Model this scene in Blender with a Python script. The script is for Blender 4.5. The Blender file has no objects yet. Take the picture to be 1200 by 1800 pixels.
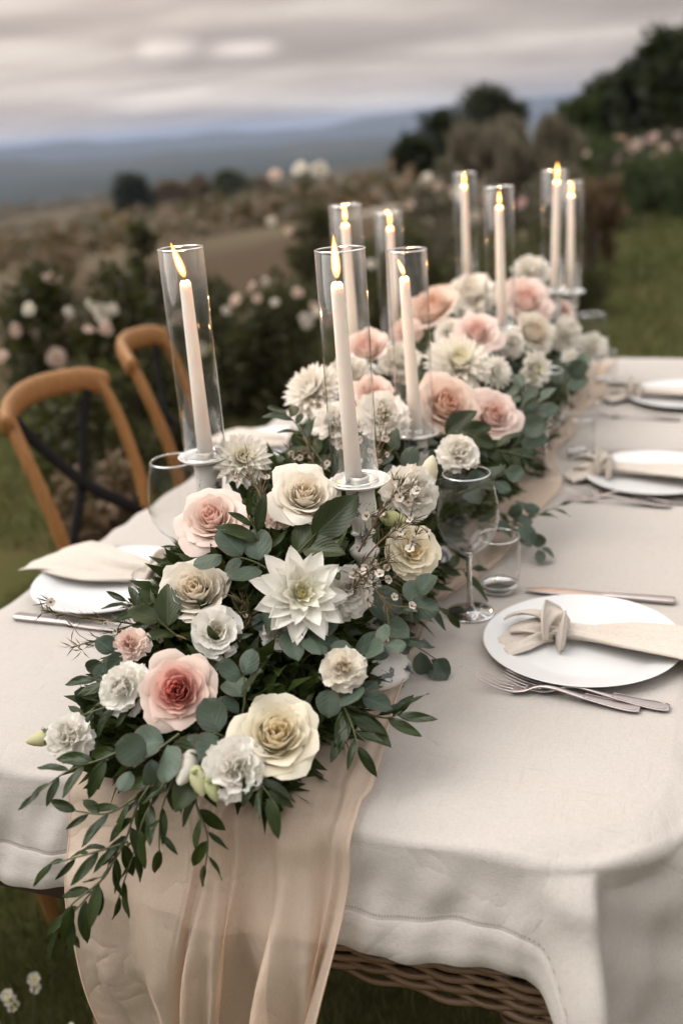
import bpy, math, random
import numpy as np
from mathutils import Vector, Matrix

random.seed(7); RNG = np.random.default_rng(7)
scene = bpy.context.scene
COL = scene.collection
R = math.radians

# ------------------------------------------------------------------ camera
TZ = 0.76                       # table height
CAM = np.array([0.0, 0.0, 1.47])
CM = np.array([[0.9373, 0.05905, -0.3435], [0.34141, -0.35378, 0.87079], [-0.0701, -0.93346, -0.35176]])
FPX = 1804.0                    # focal length in pixels of the 1200 x 1800 photograph
cam_d = bpy.data.cameras.new('camera'); cam = bpy.data.objects.new('camera', cam_d); COL.objects.link(cam)
_r = CM @ np.array([1, 0, 0]); _u = CM @ np.array([0, -1, 0]); _b = CM @ np.array([0, 0, -1])
cam.matrix_world = Matrix(((_r[0], _u[0], _b[0], CAM[0]), (_r[1], _u[1], _b[1], CAM[1]), (_r[2], _u[2], _b[2], CAM[2]), (0, 0, 0, 1)))
cam_d.sensor_fit = 'VERTICAL'; cam_d.sensor_height = 36; cam_d.sensor_width = 24
cam_d.lens = 36 * FPX / 1800
cam_d.clip_start = 0.05; cam_d.clip_end = 30000
cam_d.dof.use_dof = True; cam_d.dof.focus_distance = 1.26; cam_d.dof.aperture_fstop = 2.3; cam_d.dof.aperture_blades = 9
scene.camera = cam

# ------------------------------------------------------------------ sky, sun, exposure
SUN_EL, SUN_AZ = 55, -112        # degrees; azimuth clockwise from +Y
world = bpy.data.worlds.new('World'); scene.world = world; world.use_nodes = True
nt = world.node_tree; nt.nodes.clear()
def wn(t, **k):
    n = nt.nodes.new(t)
    for a, v in k.items(): setattr(n, a, v)
    return n
def wmath(op, a, b=None, c=None):
    n = wn('ShaderNodeMath', operation=op)
    for i, v in enumerate((a, b, c)):
        if v is None: continue
        if isinstance(v, (int, float)): n.inputs[i].default_value = v
        else: nt.links.new(v, n.inputs[i])
    return n.outputs[0]
sky = wn('ShaderNodeTexSky', sky_type='NISHITA', sun_disc=False, sun_elevation=R(SUN_EL), sun_rotation=R(SUN_AZ))
bg1 = wn('ShaderNodeBackground'); bg1.inputs[1].default_value = 0.06
nt.links.new(sky.outputs[0], bg1.inputs[0])
tc = wn('ShaderNodeTexCoord'); sep = wn('ShaderNodeSeparateXYZ'); nt.links.new(tc.outputs['Generated'], sep.inputs[0])
zc = wmath('MAXIMUM', sep.outputs[2], 0.0); zo = wmath('ADD', zc, 0.10)
px_ = wmath('DIVIDE', sep.outputs[0], zo); py_ = wmath('DIVIDE', sep.outputs[1], zo)
# the cloud deck: streaks that run across the view
a_ = R(21.5)
cu = wmath('ADD', wmath('MULTIPLY', px_, math.cos(a_)), wmath('MULTIPLY', py_, math.sin(a_)))
cv = wmath('SUBTRACT', wmath('MULTIPLY', py_, math.cos(a_)), wmath('MULTIPLY', px_, math.sin(a_)))
comb = wn('ShaderNodeCombineXYZ'); nt.links.new(wmath('MULTIPLY', cu, 0.36), comb.inputs[0]); nt.links.new(wmath('MULTIPLY', cv, 0.62), comb.inputs[1])
nz = wn('ShaderNodeTexNoise'); nz.inputs['Scale'].default_value = 1.5; nz.inputs['Detail'].default_value = 5; nz.inputs['Roughness'].default_value = .5
nz.inputs['Distortion'].default_value = .35
nt.links.new(comb.outputs[0], nz.inputs['Vector'])
ramp = wn('ShaderNodeValToRGB'); nt.links.new(nz.outputs['Fac'], ramp.inputs[0])
cr = ramp.color_ramp; cr.elements[0].position = .34; cr.elements[0].color = (.29, .238, .205, 1); cr.elements[1].position = .66; cr.elements[1].color = (.60, .525, .455, 1)
e = cr.elements.new(.5); e.color = (.41, .343, .294, 1)
# brighter towards the horizon on the valley side where the cloud thins (light of the low west)
dot = wmath('ADD', wmath('MULTIPLY', sep.outputs[0], -.80), wmath('MULTIPLY', sep.outputs[1], .60))
glow = wmath('MULTIPLY', wmath('POWER', wmath('MAXIMUM', dot, 0.0), 3.0), wmath('SUBTRACT', 1.0, wmath('MINIMUM', wmath('MULTIPLY', zc, 2.2), 1.0)))
gl = wmath('MULTIPLY_ADD', glow, 0.44, 0.51)
mulc = wn('ShaderNodeVectorMath', operation='SCALE'); nt.links.new(ramp.outputs[0], mulc.inputs[0]); nt.links.new(gl, mulc.inputs['Scale'])
# two rifts of brighter cloud
def rift(px, py, wpx, hpx):
    d = CM @ np.array([px - 600, py - 900, FPX]); d /= np.linalg.norm(d)
    az = math.atan2(d[0], d[1])
    n_az = wn('ShaderNodeMath', operation='ARCTAN2'); nt.links.new(sep.outputs[0], n_az.inputs[0]); nt.links.new(sep.outputs[1], n_az.inputs[1])
    x = wmath('DIVIDE', wmath('SUBTRACT', n_az.outputs[0], az), wpx / FPX)
    y = wmath('DIVIDE', wmath('SUBTRACT', sep.outputs[2], d[2]), hpx / FPX)
    r2 = wmath('ADD', wmath('POWER', wmath('ABSOLUTE', x), 4.0), wmath('POWER', y, 2.0))
    return wmath('POWER', 2.718, wmath('MULTIPLY', r2, -1.0))
rf = wmath('ADD', rift(296, 84, 46, 14), rift(425, 86, 54, 12))
nz2 = wn('ShaderNodeTexNoise'); nz2.inputs['Scale'].default_value = 22; nt.links.new(tc.outputs['Generated'], nz2.inputs['Vector'])
rf = wmath('MULTIPLY', rf, wmath('MULTIPLY_ADD', nz2.outputs['Fac'], .9, .1))
rsc = wn('ShaderNodeVectorMath', operation='SCALE'); rsc.inputs[0].default_value = (.42, .38, .34); nt.links.new(rf, rsc.inputs['Scale'])
addc = wn('ShaderNodeVectorMath', operation='ADD'); nt.links.new(mulc.outputs[0], addc.inputs[0]); nt.links.new(rsc.outputs[0], addc.inputs[1])
# overcast: higher up the cloud is neutral grey and lighter than near the horizon
up_f = wn('ShaderNodeMapRange', interpolation_type='SMOOTHSTEP'); up_f.inputs[1].default_value = .16; up_f.inputs[2].default_value = .70; nt.links.new(sep.outputs[2], up_f.inputs[0])
zen = wn('ShaderNodeValToRGB'); nt.links.new(nz.outputs['Fac'], zen.inputs[0]); zen.color_ramp.elements[0].position = .3; zen.color_ramp.elements[0].color = (.62, .605, .595, 1); zen.color_ramp.elements[1].position = .7; zen.color_ramp.elements[1].color = (.87, .85, .83, 1)
upm = wn('ShaderNodeMix', data_type='RGBA'); nt.links.new(up_f.outputs[0], upm.inputs[0]); nt.links.new(addc.outputs[0], upm.inputs[6]); nt.links.new(zen.outputs[0], upm.inputs[7])
bg2 = wn('ShaderNodeBackground'); bg2.inputs[1].default_value = 1.0; nt.links.new(upm.outputs[2], bg2.inputs[0])
mx = wn('ShaderNodeMixShader'); mx.inputs[0].default_value = .96
nt.links.new(bg1.outputs[0], mx.inputs[1]); nt.links.new(bg2.outputs[0], mx.inputs[2])
wo = wn('ShaderNodeOutputWorld'); nt.links.new(mx.outputs[0], wo.inputs[0])

sun_d = bpy.data.lights.new('sun', 'SUN'); sun = bpy.data.objects.new('sun', sun_d); COL.objects.link(sun)
sun_d.energy = 1.5; sun_d.angle = R(50); sun_d.color = (1.0, .95, .90)
sd = Vector((math.sin(R(SUN_AZ)) * math.cos(R(SUN_EL)), math.cos(R(SUN_AZ)) * math.cos(R(SUN_EL)), math.sin(R(SUN_EL))))
sun.rotation_euler = sd.to_track_quat('Z', 'Y').to_euler(); sun.location = sd * 50

vs = scene.view_settings; vs.view_transform = 'Standard'; vs.look = 'None'; vs.exposure = 1.10; vs.gamma = 1.0; vs.use_curve_mapping = False
cy_ = scene.cycles; cy_.use_denoising = True; cy_.max_bounces = 7; cy_.diffuse_bounces = 4; cy_.glossy_bounces = 3
cy_.transmission_bounces = 6; cy_.transparent_max_bounces = 24; cy_.volume_bounces = 0; cy_.sample_clamp_indirect = 4.0; cy_.caustics_reflective = False; cy_.caustics_refractive = False
cy_.use_adaptive_sampling = True; cy_.adaptive_threshold = 0.04

# ------------------------------------------------------------------ points from the survey of the photograph
def ray(px, py): return CM @ np.array([px - 600.0, py - 900.0, FPX]) / FPX
def at_z(px, py, z): r = ray(px, py); return CAM + r * ((z - CAM[2]) / r[2])
def at_d(px, py, d): return CAM + ray(px, py) * d
def at_y(px, py, y): r = ray(px, py); return CAM + r * (y / r[1])
def lerp(a, b, t): return a + (b - a) * t
def smooth(a, b, x):
    t = np.clip((x - a) / (b - a), 0, 1); return t * t * (3 - 2 * t)
def nrm(v): v = np.asarray(v, float); return v / (np.linalg.norm(v) + 1e-12)

# ------------------------------------------------------------------ materials
class NT:
    def __init__(s, name):
        s.m = bpy.data.materials.new(name); s.m.use_nodes = True; s.t = s.m.node_tree; s.t.nodes.clear()
        s.out = s.n('ShaderNodeOutputMaterial'); s.tc = s.n('ShaderNodeTexCoord')
    def n(s, t, **k):
        n = s.t.nodes.new(t)
        for a, v in k.items(): setattr(n, a, v)
        return n
    def l(s, a, b): s.t.links.new(a, b)
    def set(s, sock, v):
        if isinstance(v, (int, float)): sock.default_value = v
        elif isinstance(v, tuple): sock.default_value = (*v, 1) if len(sock.default_value) == 4 and len(v) == 3 else v
        else: s.l(v, sock)
    def math(s, op, a, b=0.0, c=None):
        n = s.n('ShaderNodeMath', operation=op); s.set(n.inputs[0], a); s.set(n.inputs[1], b)
        if c is not None: s.set(n.inputs[2], c)
        return n.outputs[0]
    def noise(s, scale, detail=3, rough=.5, coord='Object', vec=None, stretch=None, dist=0):
        n = s.n('ShaderNodeTexNoise'); n.inputs['Scale'].default_value = scale; n.inputs['Detail'].default_value = detail
        n.inputs['Roughness'].default_value = rough; n.inputs['Distortion'].default_value = dist
        v = vec if vec is not None else s.tc.outputs[coord]
        if stretch:
            mp = s.n('ShaderNodeMapping'); mp.inputs['Scale'].default_value = stretch; s.l(v, mp.inputs[0]); v = mp.outputs[0]
        s.l(v, n.inputs['Vector']); return n.outputs['Fac']
    def ramp(s, f, stops):
        n = s.n('ShaderNodeValToRGB'); s.l(f, n.inputs[0]); el = n.color_ramp.elements
        while len(el) < len(stops): el.new(.5)
        for e, (p, c) in zip(el, stops): e.position = p; e.color = (*c, 1) if len(c) == 3 else c
        return n.outputs[0]
    def mix(s, f, a, b, mode='MIX'):
        n = s.n('ShaderNodeMix', data_type='RGBA', blend_type=mode); s.set(n.inputs[0], f); s.set(n.inputs[6], a); s.set(n.inputs[7], b); return n.outputs[2]
    def bump(s, h, strength=.3, dist=.002):
        n = s.n('ShaderNodeBump'); n.inputs['Strength'].default_value = strength; n.inputs['Distance'].default_value = dist; s.l(h, n.inputs['Height']); return n.outputs[0]
    def bsdf(s, color, rough=.6, metal=0, normal=None, spec=.5, sss=0, sssr=(.01, .006, .004), **kw):
        p = s.n('ShaderNodeBsdfPrincipled'); s.set(p.inputs['Base Color'], color); s.set(p.inputs['Roughness'], rough); p.inputs['Metallic'].default_value = metal
        p.inputs['Specular IOR Level'].default_value = spec
        if sss: p.inputs['Subsurface Weight'].default_value = sss; p.inputs['Subsurface Radius'].default_value = sssr; p.inputs['Subsurface Scale'].default_value = 1
        if normal is not None: s.l(normal, p.inputs['Normal'])
        for k, v in kw.items(): s.set(p.inputs[k], v)
        return p.outputs[0]
    def mixs(s, f, a, b):
        n = s.n('ShaderNodeMixShader'); s.set(n.inputs[0], f); s.l(a, n.inputs[1]); s.l(b, n.inputs[2]); return n.outputs[0]
    def done(s, sh): s.l(sh, s.out.inputs[0]); return s.m
    def objcol(s): return s.n('ShaderNodeObjectInfo').outputs['Color']
    def objrand(s): return s.n('ShaderNodeObjectInfo').outputs['Random']
    def translucent(s, col, f, base):
        t = s.n('ShaderNodeBsdfTranslucent'); s.set(t.inputs[0], col); return s.mixs(f, base, t.outputs[0])

MAT = {}
def m_linen(name, c0, c1, slub, sheer=0.0, trans=.12, bumps=.35, weave=.26):
    n = NT(name)
    wx = n.noise(460, 1, stretch=(.35, 1.6, 1.6)); wy = n.noise(460, 1, stretch=(1.6, .35, .35))
    we = n.math('MAXIMUM', wx, wy)
    sl = n.noise(150, 2, .6, stretch=(.10, 1.5, .6)); sl2 = n.noise(160, 2, .6, stretch=(1.5, .10, 1.5))
    slf = n.math('MULTIPLY', n.math('SUBTRACT', n.math('MAXIMUM', sl, sl2), .60), 4.0); slf.node.use_clamp = True
    big = n.noise(3.2, 2)
    col = n.mix(big, c0, c1); col = n.mix(n.math('MULTIPLY', slf, .24), col, slub)
    wf = n.math('MULTIPLY', n.math('SUBTRACT', we, .42), 2.6); wf.node.use_clamp = True
    col = n.mix(n.math('MULTIPLY', wf, weave), col, (c0[0] * .62, c0[1] * .58, c0[2] * .54))
    cre = n.math('ABSOLUTE', n.math('SUBTRACT', n.noise(7, 3, .55, dist=.8), .5))
    hgt = n.math('ADD', n.math('MULTIPLY', we, -.5), n.math('MULTIPLY', n.math('POWER', cre, .6), 7.0 * bumps))
    nb = n.bump(hgt, .45, .003)
    sh = n.bsdf(col, .95, normal=nb, spec=.05)
    sh = n.translucent(col, trans, sh)
    if sheer:
        tr = n.n('ShaderNodeBsdfTransparent'); tr.inputs[0].default_value = (1, .96, .92, 1)
        sh = n.mixs(sheer, sh, tr.outputs[0])
    return n.done(sh)
MAT['linen'] = m_linen('linen', (.48, .442, .405), (.525, .49, .455), (.29, .24, .20))
MAT['napkin'] = m_linen('napkin_linen', (.58, .52, .455), (.63, .575, .515), (.50, .435, .365), trans=.10, bumps=.45, weave=.35)
MAT['chiffon'] = m_linen('chiffon', (.82, .655, .525), (.87, .73, .605), (.76, .59, .46), sheer=.40, trans=.34, bumps=.7, weave=.25)

def m_petal():
    n = NT('petal')
    uv = n.n('ShaderNodeSeparateXYZ'); n.l(n.tc.outputs['UV'], uv.inputs[0])
    v = uv.outputs[1]
    base = n.objcol()
    vein = n.noise(1, 3, .6, vec=n.tc.outputs['UV'], stretch=(34, 2.2, 1))
    col = n.mix(n.math('MULTIPLY', vein, .10), base, (.93, .84, .70), 'MULTIPLY')
    f = n.math('POWER', n.math('SUBTRACT', 1.0, v), 2.2)
    col = n.mix(n.math('MULTIPLY', f, .25), col, (.90, .83, .60), 'MULTIPLY')
    nb = n.bump(n.math('ADD', vein, n.noise(70, 2, coord='Object')), .22, .02)
    sh = n.bsdf(col, .7, normal=nb, spec=.10)
    return n.done(n.translucent(col, .34, sh))
MAT['petal'] = m_petal()

def m_leaf(name, c0, c1, back, rough=.42, trans=.16, veins=11, edge=None, vs_=.09):
    n = NT(name)
    uv = n.n('ShaderNodeSeparateXYZ'); n.l(n.tc.outputs['UV'], uv.inputs[0])
    u = n.math('ABSOLUTE', n.math('SUBTRACT', uv.outputs[0], .5)); v = uv.outputs[1]
    rnd = n.objrand()
    blot = n.noise(2.2, 3, coord='Object')
    col = n.mix(n.math('MULTIPLY_ADD', rnd, .7, n.math('MULTIPLY_ADD', blot, .5, -.1)), c0, c1)
    ph = n.math('SUBTRACT', n.math('MULTIPLY', v, float(veins)), n.math('MULTIPLY', u, veins * .9))
    w = n.math('ABSOLUTE', n.math('SUBTRACT', n.math('FRACT', ph), .5))
    vl = n.math('MULTIPLY', n.math('LESS_THAN', w, .055), vs_)
    mid = n.math('MULTIPLY', n.math('LESS_THAN', u, .022), .5)
    vm = n.math('MAXIMUM', vl, mid)
    col = n.mix(vm, col, back)
    if edge: col = n.mix(n.math('MULTIPLY', n.math('GREATER_THAN', u, .47), .7), col, edge)
    geo = n.n('ShaderNodeNewGeometry')
    col2 = n.mix(n.math('MULTIPLY', geo.outputs['Backfacing'], .75), col, back)
    nb = n.bump(n.math('ADD', n.math('MULTIPLY', vm, -.8), n.math('MULTIPLY', w, .18)), .14, .02)
    sh = n.bsdf(col2, rough, normal=nb, spec=.26)
    return n.done(n.translucent(n.mix(.5, col, (.16, .22, .03)), trans, sh))
MAT['ruscus'] = m_leaf('ruscus_leaf', (.005, .012, .002), (.030, .046, .010), (.050, .066, .020), .36, .10, 3)
MAT['eucalyptus'] = m_leaf('eucalyptus_leaf', (.024, .042, .028), (.098, .130, .096), (.105, .135, .10), .5, .08, 5, (.13, .075, .055))
MAT['roseleaf'] = m_leaf('rose_leaf', (.012, .022, .007), (.036, .050, .017), (.085, .095, .045), .36, .12, 9, (.06, .025, .02))
MAT['gardenleaf'] = m_leaf('garden_leaf', (.020, .020, .007), (.068, .060, .024), (.085, .076, .035), .6, .2)
MAT['needle'] = m_leaf('waxflower_needle', (.050, .048, .020), (.105, .070, .035), (.12, .09, .05), .5, .1)

def m_simple(name, c0, c1=None, scale=8, rough=.6, metal=0, bump=0, stretch=None, spec=.5, rnd=0, **kw):
    n = NT(name); f = n.noise(scale, 4, .6, stretch=stretch)
    if rnd: f = n.math('MULTIPLY_ADD', n.objrand(), rnd, n.math('MULTIPLY', f, 1 - rnd))
    col = n.mix(f, c0, c1 or c0)
    nb = n.bump(n.noise(scale * 4, 4, .6, stretch=stretch), bump, .003) if bump else None
    return n.done(n.bsdf(col, rough, metal, nb, spec, **kw))
MAT['stem'] = m_simple('green_stem', (.05, .06, .022), (.10, .10, .04), 40, .6)
MAT['twig'] = m_simple('brown_twig', (.13, .075, .04), (.20, .13, .07), 60, .7)
MAT['sepal'] = m_simple('sepal_green', (.07, .10, .035), (.14, .17, .06), 30, .55)
MAT['stamen'] = m_simple('stamen', (.55, .44, .14), (.66, .60, .28), 60, .7)
MAT['wood'] = m_simple('honey_wood', (.13, .058, .018), (.42, .205, .070), 26, .45, stretch=(5, 5, .35), bump=.25, spec=.35)
MAT['black_metal'] = m_simple('black_metal', (.004, .004, .005), (.008, .008, .009), 20, .6, 0, spec=.15)
MAT['rush'] = m_simple('rush_seat', (.36, .20, .09), (.48, .28, .13), 60, .7, bump=.3)
MAT['wicker'] = m_simple('wicker_cane', (.085, .048, .024), (.25, .155, .085), 14, .55, bump=.2, rnd=.65)
MAT['wicker_dark'] = m_simple('wicker_core', (.03, .018, .010), (.05, .03, .016), 14, .7)
MAT['ceramic'] = m_simple('white_stoneware', (.58, .58, .58), (.62, .62, .62), 5, .32, bump=.02, spec=.5)
MAT['wick'] = m_simple('charred_wick', (.015, .01, .008), None, 8, .9)
MAT['bark'] = m_simple('bark', (.05, .036, .026), (.10, .075, .055), 20, .9, bump=.5, stretch=(3, 3, .6))

def m_steel():
    n = NT('cutlery_steel'); f = n.noise(60, 3, stretch=(1, 8, 1)); g = n.noise(9, 3)
    col = n.mix(g, (.38, .335, .32), (.52, .465, .445))
    return n.done(n.bsdf(col, n.math('MULTIPLY_ADD', f, .18, .24), 1.0, n.bump(f, .05, .001)))
MAT['steel'] = m_steel()
def m_silver():
    n = NT('silvered_dish'); f = n.noise(25, 4)
    col = n.mix(f, (.80, .79, .76), (.88, .87, .84))
    return n.done(n.mixs(.45, n.bsdf(col, n.math('MULTIPLY_ADD', f, .25, .06), 1.0), n.bsdf(col, .4)))
MAT['silver'] = m_silver()
def m_wax():
    n = NT('candle_wax'); f = n.noise(30, 3)
    col = n.mix(f, (.86, .795, .735), (.88, .83, .78))
    sh = n.bsdf(col, .5, spec=.35, normal=n.bump(n.noise(50, 3), .12, .002), sss=.7, sssr=(.020, .009, .005))
    return n.done(sh)
MAT['wax'] = m_wax()
def m_flame():
    n = NT('flame'); s = n.n('ShaderNodeSeparateXYZ'); n.l(n.tc.outputs['UV'], s.inputs[0])
    e = n.n('ShaderNodeEmission'); fw = n.n('ShaderNodeLayerWeight'); fw.inputs[0].default_value = .5
    core = n.math('POWER', n.math('SUBTRACT', 1.0, fw.outputs['Facing']), 2.4)
    col = n.mix(core, (1, .19, .015), (1, .50, .11)); tipc = n.ramp(s.outputs[1], [(0, (.9, .45, .5)), (.15, (1, 1, 1)), (.7, (1, 1, 1)), (1, (1, .55, .3))])
    n.l(n.mix(1.0, col, tipc, 'MULTIPLY'), e.inputs[0])
    st = n.ramp(s.outputs[1], [(0, (.05,) * 3), (.16, (.6,) * 3), (.5, (1,) * 3), (1, (.25,) * 3)])
    n.l(n.math('MULTIPLY', st, n.math('MULTIPLY_ADD', core, 6.5, 1.7)), e.inputs[1])
    lw = n.n('ShaderNodeLayerWeight'); lw.inputs[0].default_value = .5; tr = n.n('ShaderNodeBsdfTransparent')
    thick = n.math('POWER', n.math('SUBTRACT', 1.0, lw.outputs['Facing']), 1.6)
    body = n.ramp(s.outputs[1], [(0, (.25,) * 3), (.12, (.8,) * 3), (.8, (1,) * 3), (1, (.3,) * 3)])
    return n.done(n.mixs(n.math('MULTIPLY', thick, n.math('MULTIPLY', body, .85)), tr.outputs[0], e.outputs[0]))
MAT['flame'] = m_flame()
def m_thin_glass(name, tint=(.985, .985, .98), edge=(.62, .60, .56), ior=1.5, boost=1.0, haze_=.0):
    n = NT(name); lw = n.n('ShaderNodeLayerWeight'); lw.inputs[0].default_value = .5
    fr = n.math('MULTIPLY_ADD', n.math('POWER', lw.outputs['Facing'], 3.2), .90, .024)
    smear = n.noise(14, 4)
    tcol = n.mix(n.math('POWER', lw.outputs['Facing'], 5.0), tint, edge)
    tr = n.n('ShaderNodeBsdfTransparent'); n.l(tcol, tr.inputs[0])
    gl = n.n('ShaderNodeBsdfGlossy'); gl.inputs[0].default_value = (1, 1, 1, 1); n.l(n.math('MULTIPLY', smear, .012), gl.inputs['Roughness'])
    f = n.math('MULTIPLY', fr, boost); f.node.use_clamp = True
    g2 = n.n('ShaderNodeBsdfGlossy'); g2.inputs[0].default_value = (1, 1, 1, 1); n.l(n.math('MULTIPLY_ADD', n.noise(18, 3, stretch=(1, 1, .12)), .22, .03), g2.inputs['Roughness'])
    return n.done(n.mixs(f, tr.outputs[0], n.mixs(haze_, gl.outputs[0], g2.outputs[0])))
MAT['glass'] = m_thin_glass('clear_glass', haze_=.6)
MAT['bowl'] = m_thin_glass('wine_glass_bowl', (.95, .95, .945), (.42, .42, .41), boost=1.1)
MAT['rim'] = m_thin_glass('glass_rim', (.92, .92, .91), (.7, .7, .7), boost=18.0)
def m_solid_glass():
    n = NT('solid_glass'); g = n.n('ShaderNodeBsdfGlass'); g.inputs['IOR'].default_value = 1.5; g.inputs['Roughness'].default_value = .0
    t = n.n('ShaderNodeBsdfTransparent'); return n.done(n.mixs(.35, g.outputs[0], t.outputs[0]))
MAT['solid_glass'] = m_solid_glass()
def m_chippy():
    n = NT('distressed_white_paint')
    a = n.noise(38, 6, .65); b = n.noise(9, 5, .6, dist=.6); c = n.noise(120, 3)
    col = n.mix(c, (.72, .70, .665), (.80, .785, .755))
    chips = n.math('GREATER_THAN', n.math('MULTIPLY_ADD', b, .35, a), .745)
    col = n.mix(chips, col, n.mix(c, (.06, .075, .11), (.17, .19, .24)))
    rust = n.ramp(n.noise(13, 6, .7, dist=1.2), [(.60, (0, 0, 0)), (.70, (1, 1, 1))])
    col = n.mix(n.math('MULTIPLY', rust, .8), col, (.36, .21, .12))
    grime = n.noise(5, 5, .6); col = n.mix(n.math('MULTIPLY', grime, .3), col, (.50, .45, .38))
    return n.done(n.bsdf(col, .75, normal=n.bump(n.math('SUBTRACT', n.math('MULTIPLY', a, .5), n.math('MULTIPLY', chips, .5)), .5, .002), spec=.3))
MAT['chippy'] = m_chippy()

# ------------------------------------------------------------------ mesh helpers
def grid_mesh(name, P, closed_u=False, mat=None, smooth_=True):
    """P[row v][col u] points -> quad sheet with uv."""
    P = np.asarray(P, float); nv, nu = P.shape[:2]
    verts = P.reshape(-1, 3); cu = nu if closed_u else nu - 1
    j, i = np.meshgrid(np.arange(nv - 1), np.arange(cu), indexing='ij'); i2 = (i + 1) % nu
    F = np.stack([j * nu + i, j * nu + i2, (j + 1) * nu + i2, (j + 1) * nu + i], -1).reshape(-1, 4)
    UV = np.stack([np.stack([i / cu, j / (nv - 1)], -1), np.stack([(i + 1) / cu, j / (nv - 1)], -1),
                   np.stack([(i + 1) / cu, (j + 1) / (nv - 1)], -1), np.stack([i / cu, (j + 1) / (nv - 1)], -1)], 2).reshape(-1, 2)
    return raw_mesh(name, verts, F, UV, mat, smooth_)
def raw_mesh(name, verts, F, UV=None, mat=None, smooth_=True):
    verts = np.asarray(verts, np.float32); F = np.asarray(F, np.int32); k = F.shape[1]
    me = bpy.data.meshes.new(name); me.vertices.add(len(verts)); me.vertices.foreach_set('co', verts.ravel())
    me.loops.add(F.size); me.loops.foreach_set('vertex_index', F.ravel())
    me.polygons.add(len(F)); me.polygons.foreach_set('loop_start', np.arange(0, F.size, k, dtype=np.int32))
    me.polygons.foreach_set('loop_total', np.full(len(F), k, np.int32))
    if UV is not None:
        ul = me.uv_layers.new(name='uv'); ul.data.foreach_set('uv', np.asarray(UV, np.float32).ravel())
    me.update(calc_edges=True); me.validate()
    me.polygons.foreach_set('use_smooth', np.full(len(me.polygons), smooth_, bool))
    if mat: me.materials.append(MAT[mat])
    return me
class MB:
    """collects sheets into one mesh"""
    def __init__(s): s.v = []; s.f = []; s.uv = []; s.n = 0
    def grid(s, P, closed_u=False):
        P = np.asarray(P, float); nv, nu = P.shape[:2]; cu = nu if closed_u else nu - 1
        j, i = np.meshgrid(np.arange(nv - 1), np.arange(cu), indexing='ij'); i2 = (i + 1) % nu
        F = np.stack([j * nu + i, j * nu + i2, (j + 1) * nu + i2, (j + 1) * nu + i], -1).reshape(-1, 4)
        UV = np.stack([np.stack([i / cu, j / (nv - 1)], -1), np.stack([(i + 1) / cu, j / (nv - 1)], -1),
                       np.stack([(i + 1) / cu, (j + 1) / (nv - 1)], -1), np.stack([i / cu, (j + 1) / (nv - 1)], -1)], 2).reshape(-1, 2)
        s.v.append(P.reshape(-1, 3)); s.f.append(F + s.n); s.uv.append(UV); s.n += nv * nu; return s
    def tube(s, pts, rad, sides=6, cap=True, flat=1.0, updir=(0, 0, 1)):
        s.grid(tube_pts(pts, rad, sides, cap, flat, updir), True); return s
    def mesh(s, name, mat): return raw_mesh(name, np.concatenate(s.v), np.concatenate(s.f), np.concatenate(s.uv), mat)
def tube_pts(pts, rad, sides=6, cap=True, flat=1.0, updir=(0, 0, 1)):
    pts = np.asarray(pts, float); n = len(pts); rad = np.broadcast_to(np.asarray(rad, float), (n,)).copy()
    T = np.gradient(pts, axis=0); T /= np.linalg.norm(T, axis=1)[:, None] + 1e-12
    up = np.array(updir, float); N = np.cross(T, up); bad = np.linalg.norm(N, axis=1) < 1e-3
    N[bad] = np.cross(T[bad], np.array([1.0, .1, 0])); N /= np.linalg.norm(N, axis=1)[:, None]; B = np.cross(N, T)
    a = np.linspace(0, 2 * np.pi, sides, endpoint=False)
    ring = pts[:, None] + rad[:, None, None] * (np.cos(a)[None, :, None] * N[:, None] + flat * np.sin(a)[None, :, None] * B[:, None])
    if cap: ring = np.concatenate([np.repeat(pts[:1, None], sides, 1), ring, np.repeat(pts[-1:, None], sides, 1)])
    return ring
def lathe(profile, sides=32):
    a = np.linspace(0, 2 * np.pi, sides, endpoint=False); pr = np.asarray(profile, float)
    return np.stack([pr[:, :1] * np.cos(a), pr[:, :1] * np.sin(a), np.repeat(pr[:, 1:2], sides, 1)], -1)
def lathe_mesh(name, profile, mat, sides=32): return grid_mesh(name, lathe(profile, sides), True, mat)
def spline(keys, n):
    """smooth interpolation of a list of points"""
    K = np.asarray(keys, float); m = len(K); t = np.linspace(0, m - 1, n); i = np.clip(t.astype(int), 0, m - 2); f = (t - i)[:, None]
    g = lambda k: K[np.clip(k, 0, m - 1)]
    p0, p1, p2, p3 = g(i - 1), g(i), g(i + 1), g(i + 2)
    return .5 * (2 * p1 + (p2 - p0) * f + (2 * p0 - 5 * p1 + 4 * p2 - p3) * f ** 2 + (3 * p1 - p0 - 3 * p2 + p3) * f ** 3)

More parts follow.
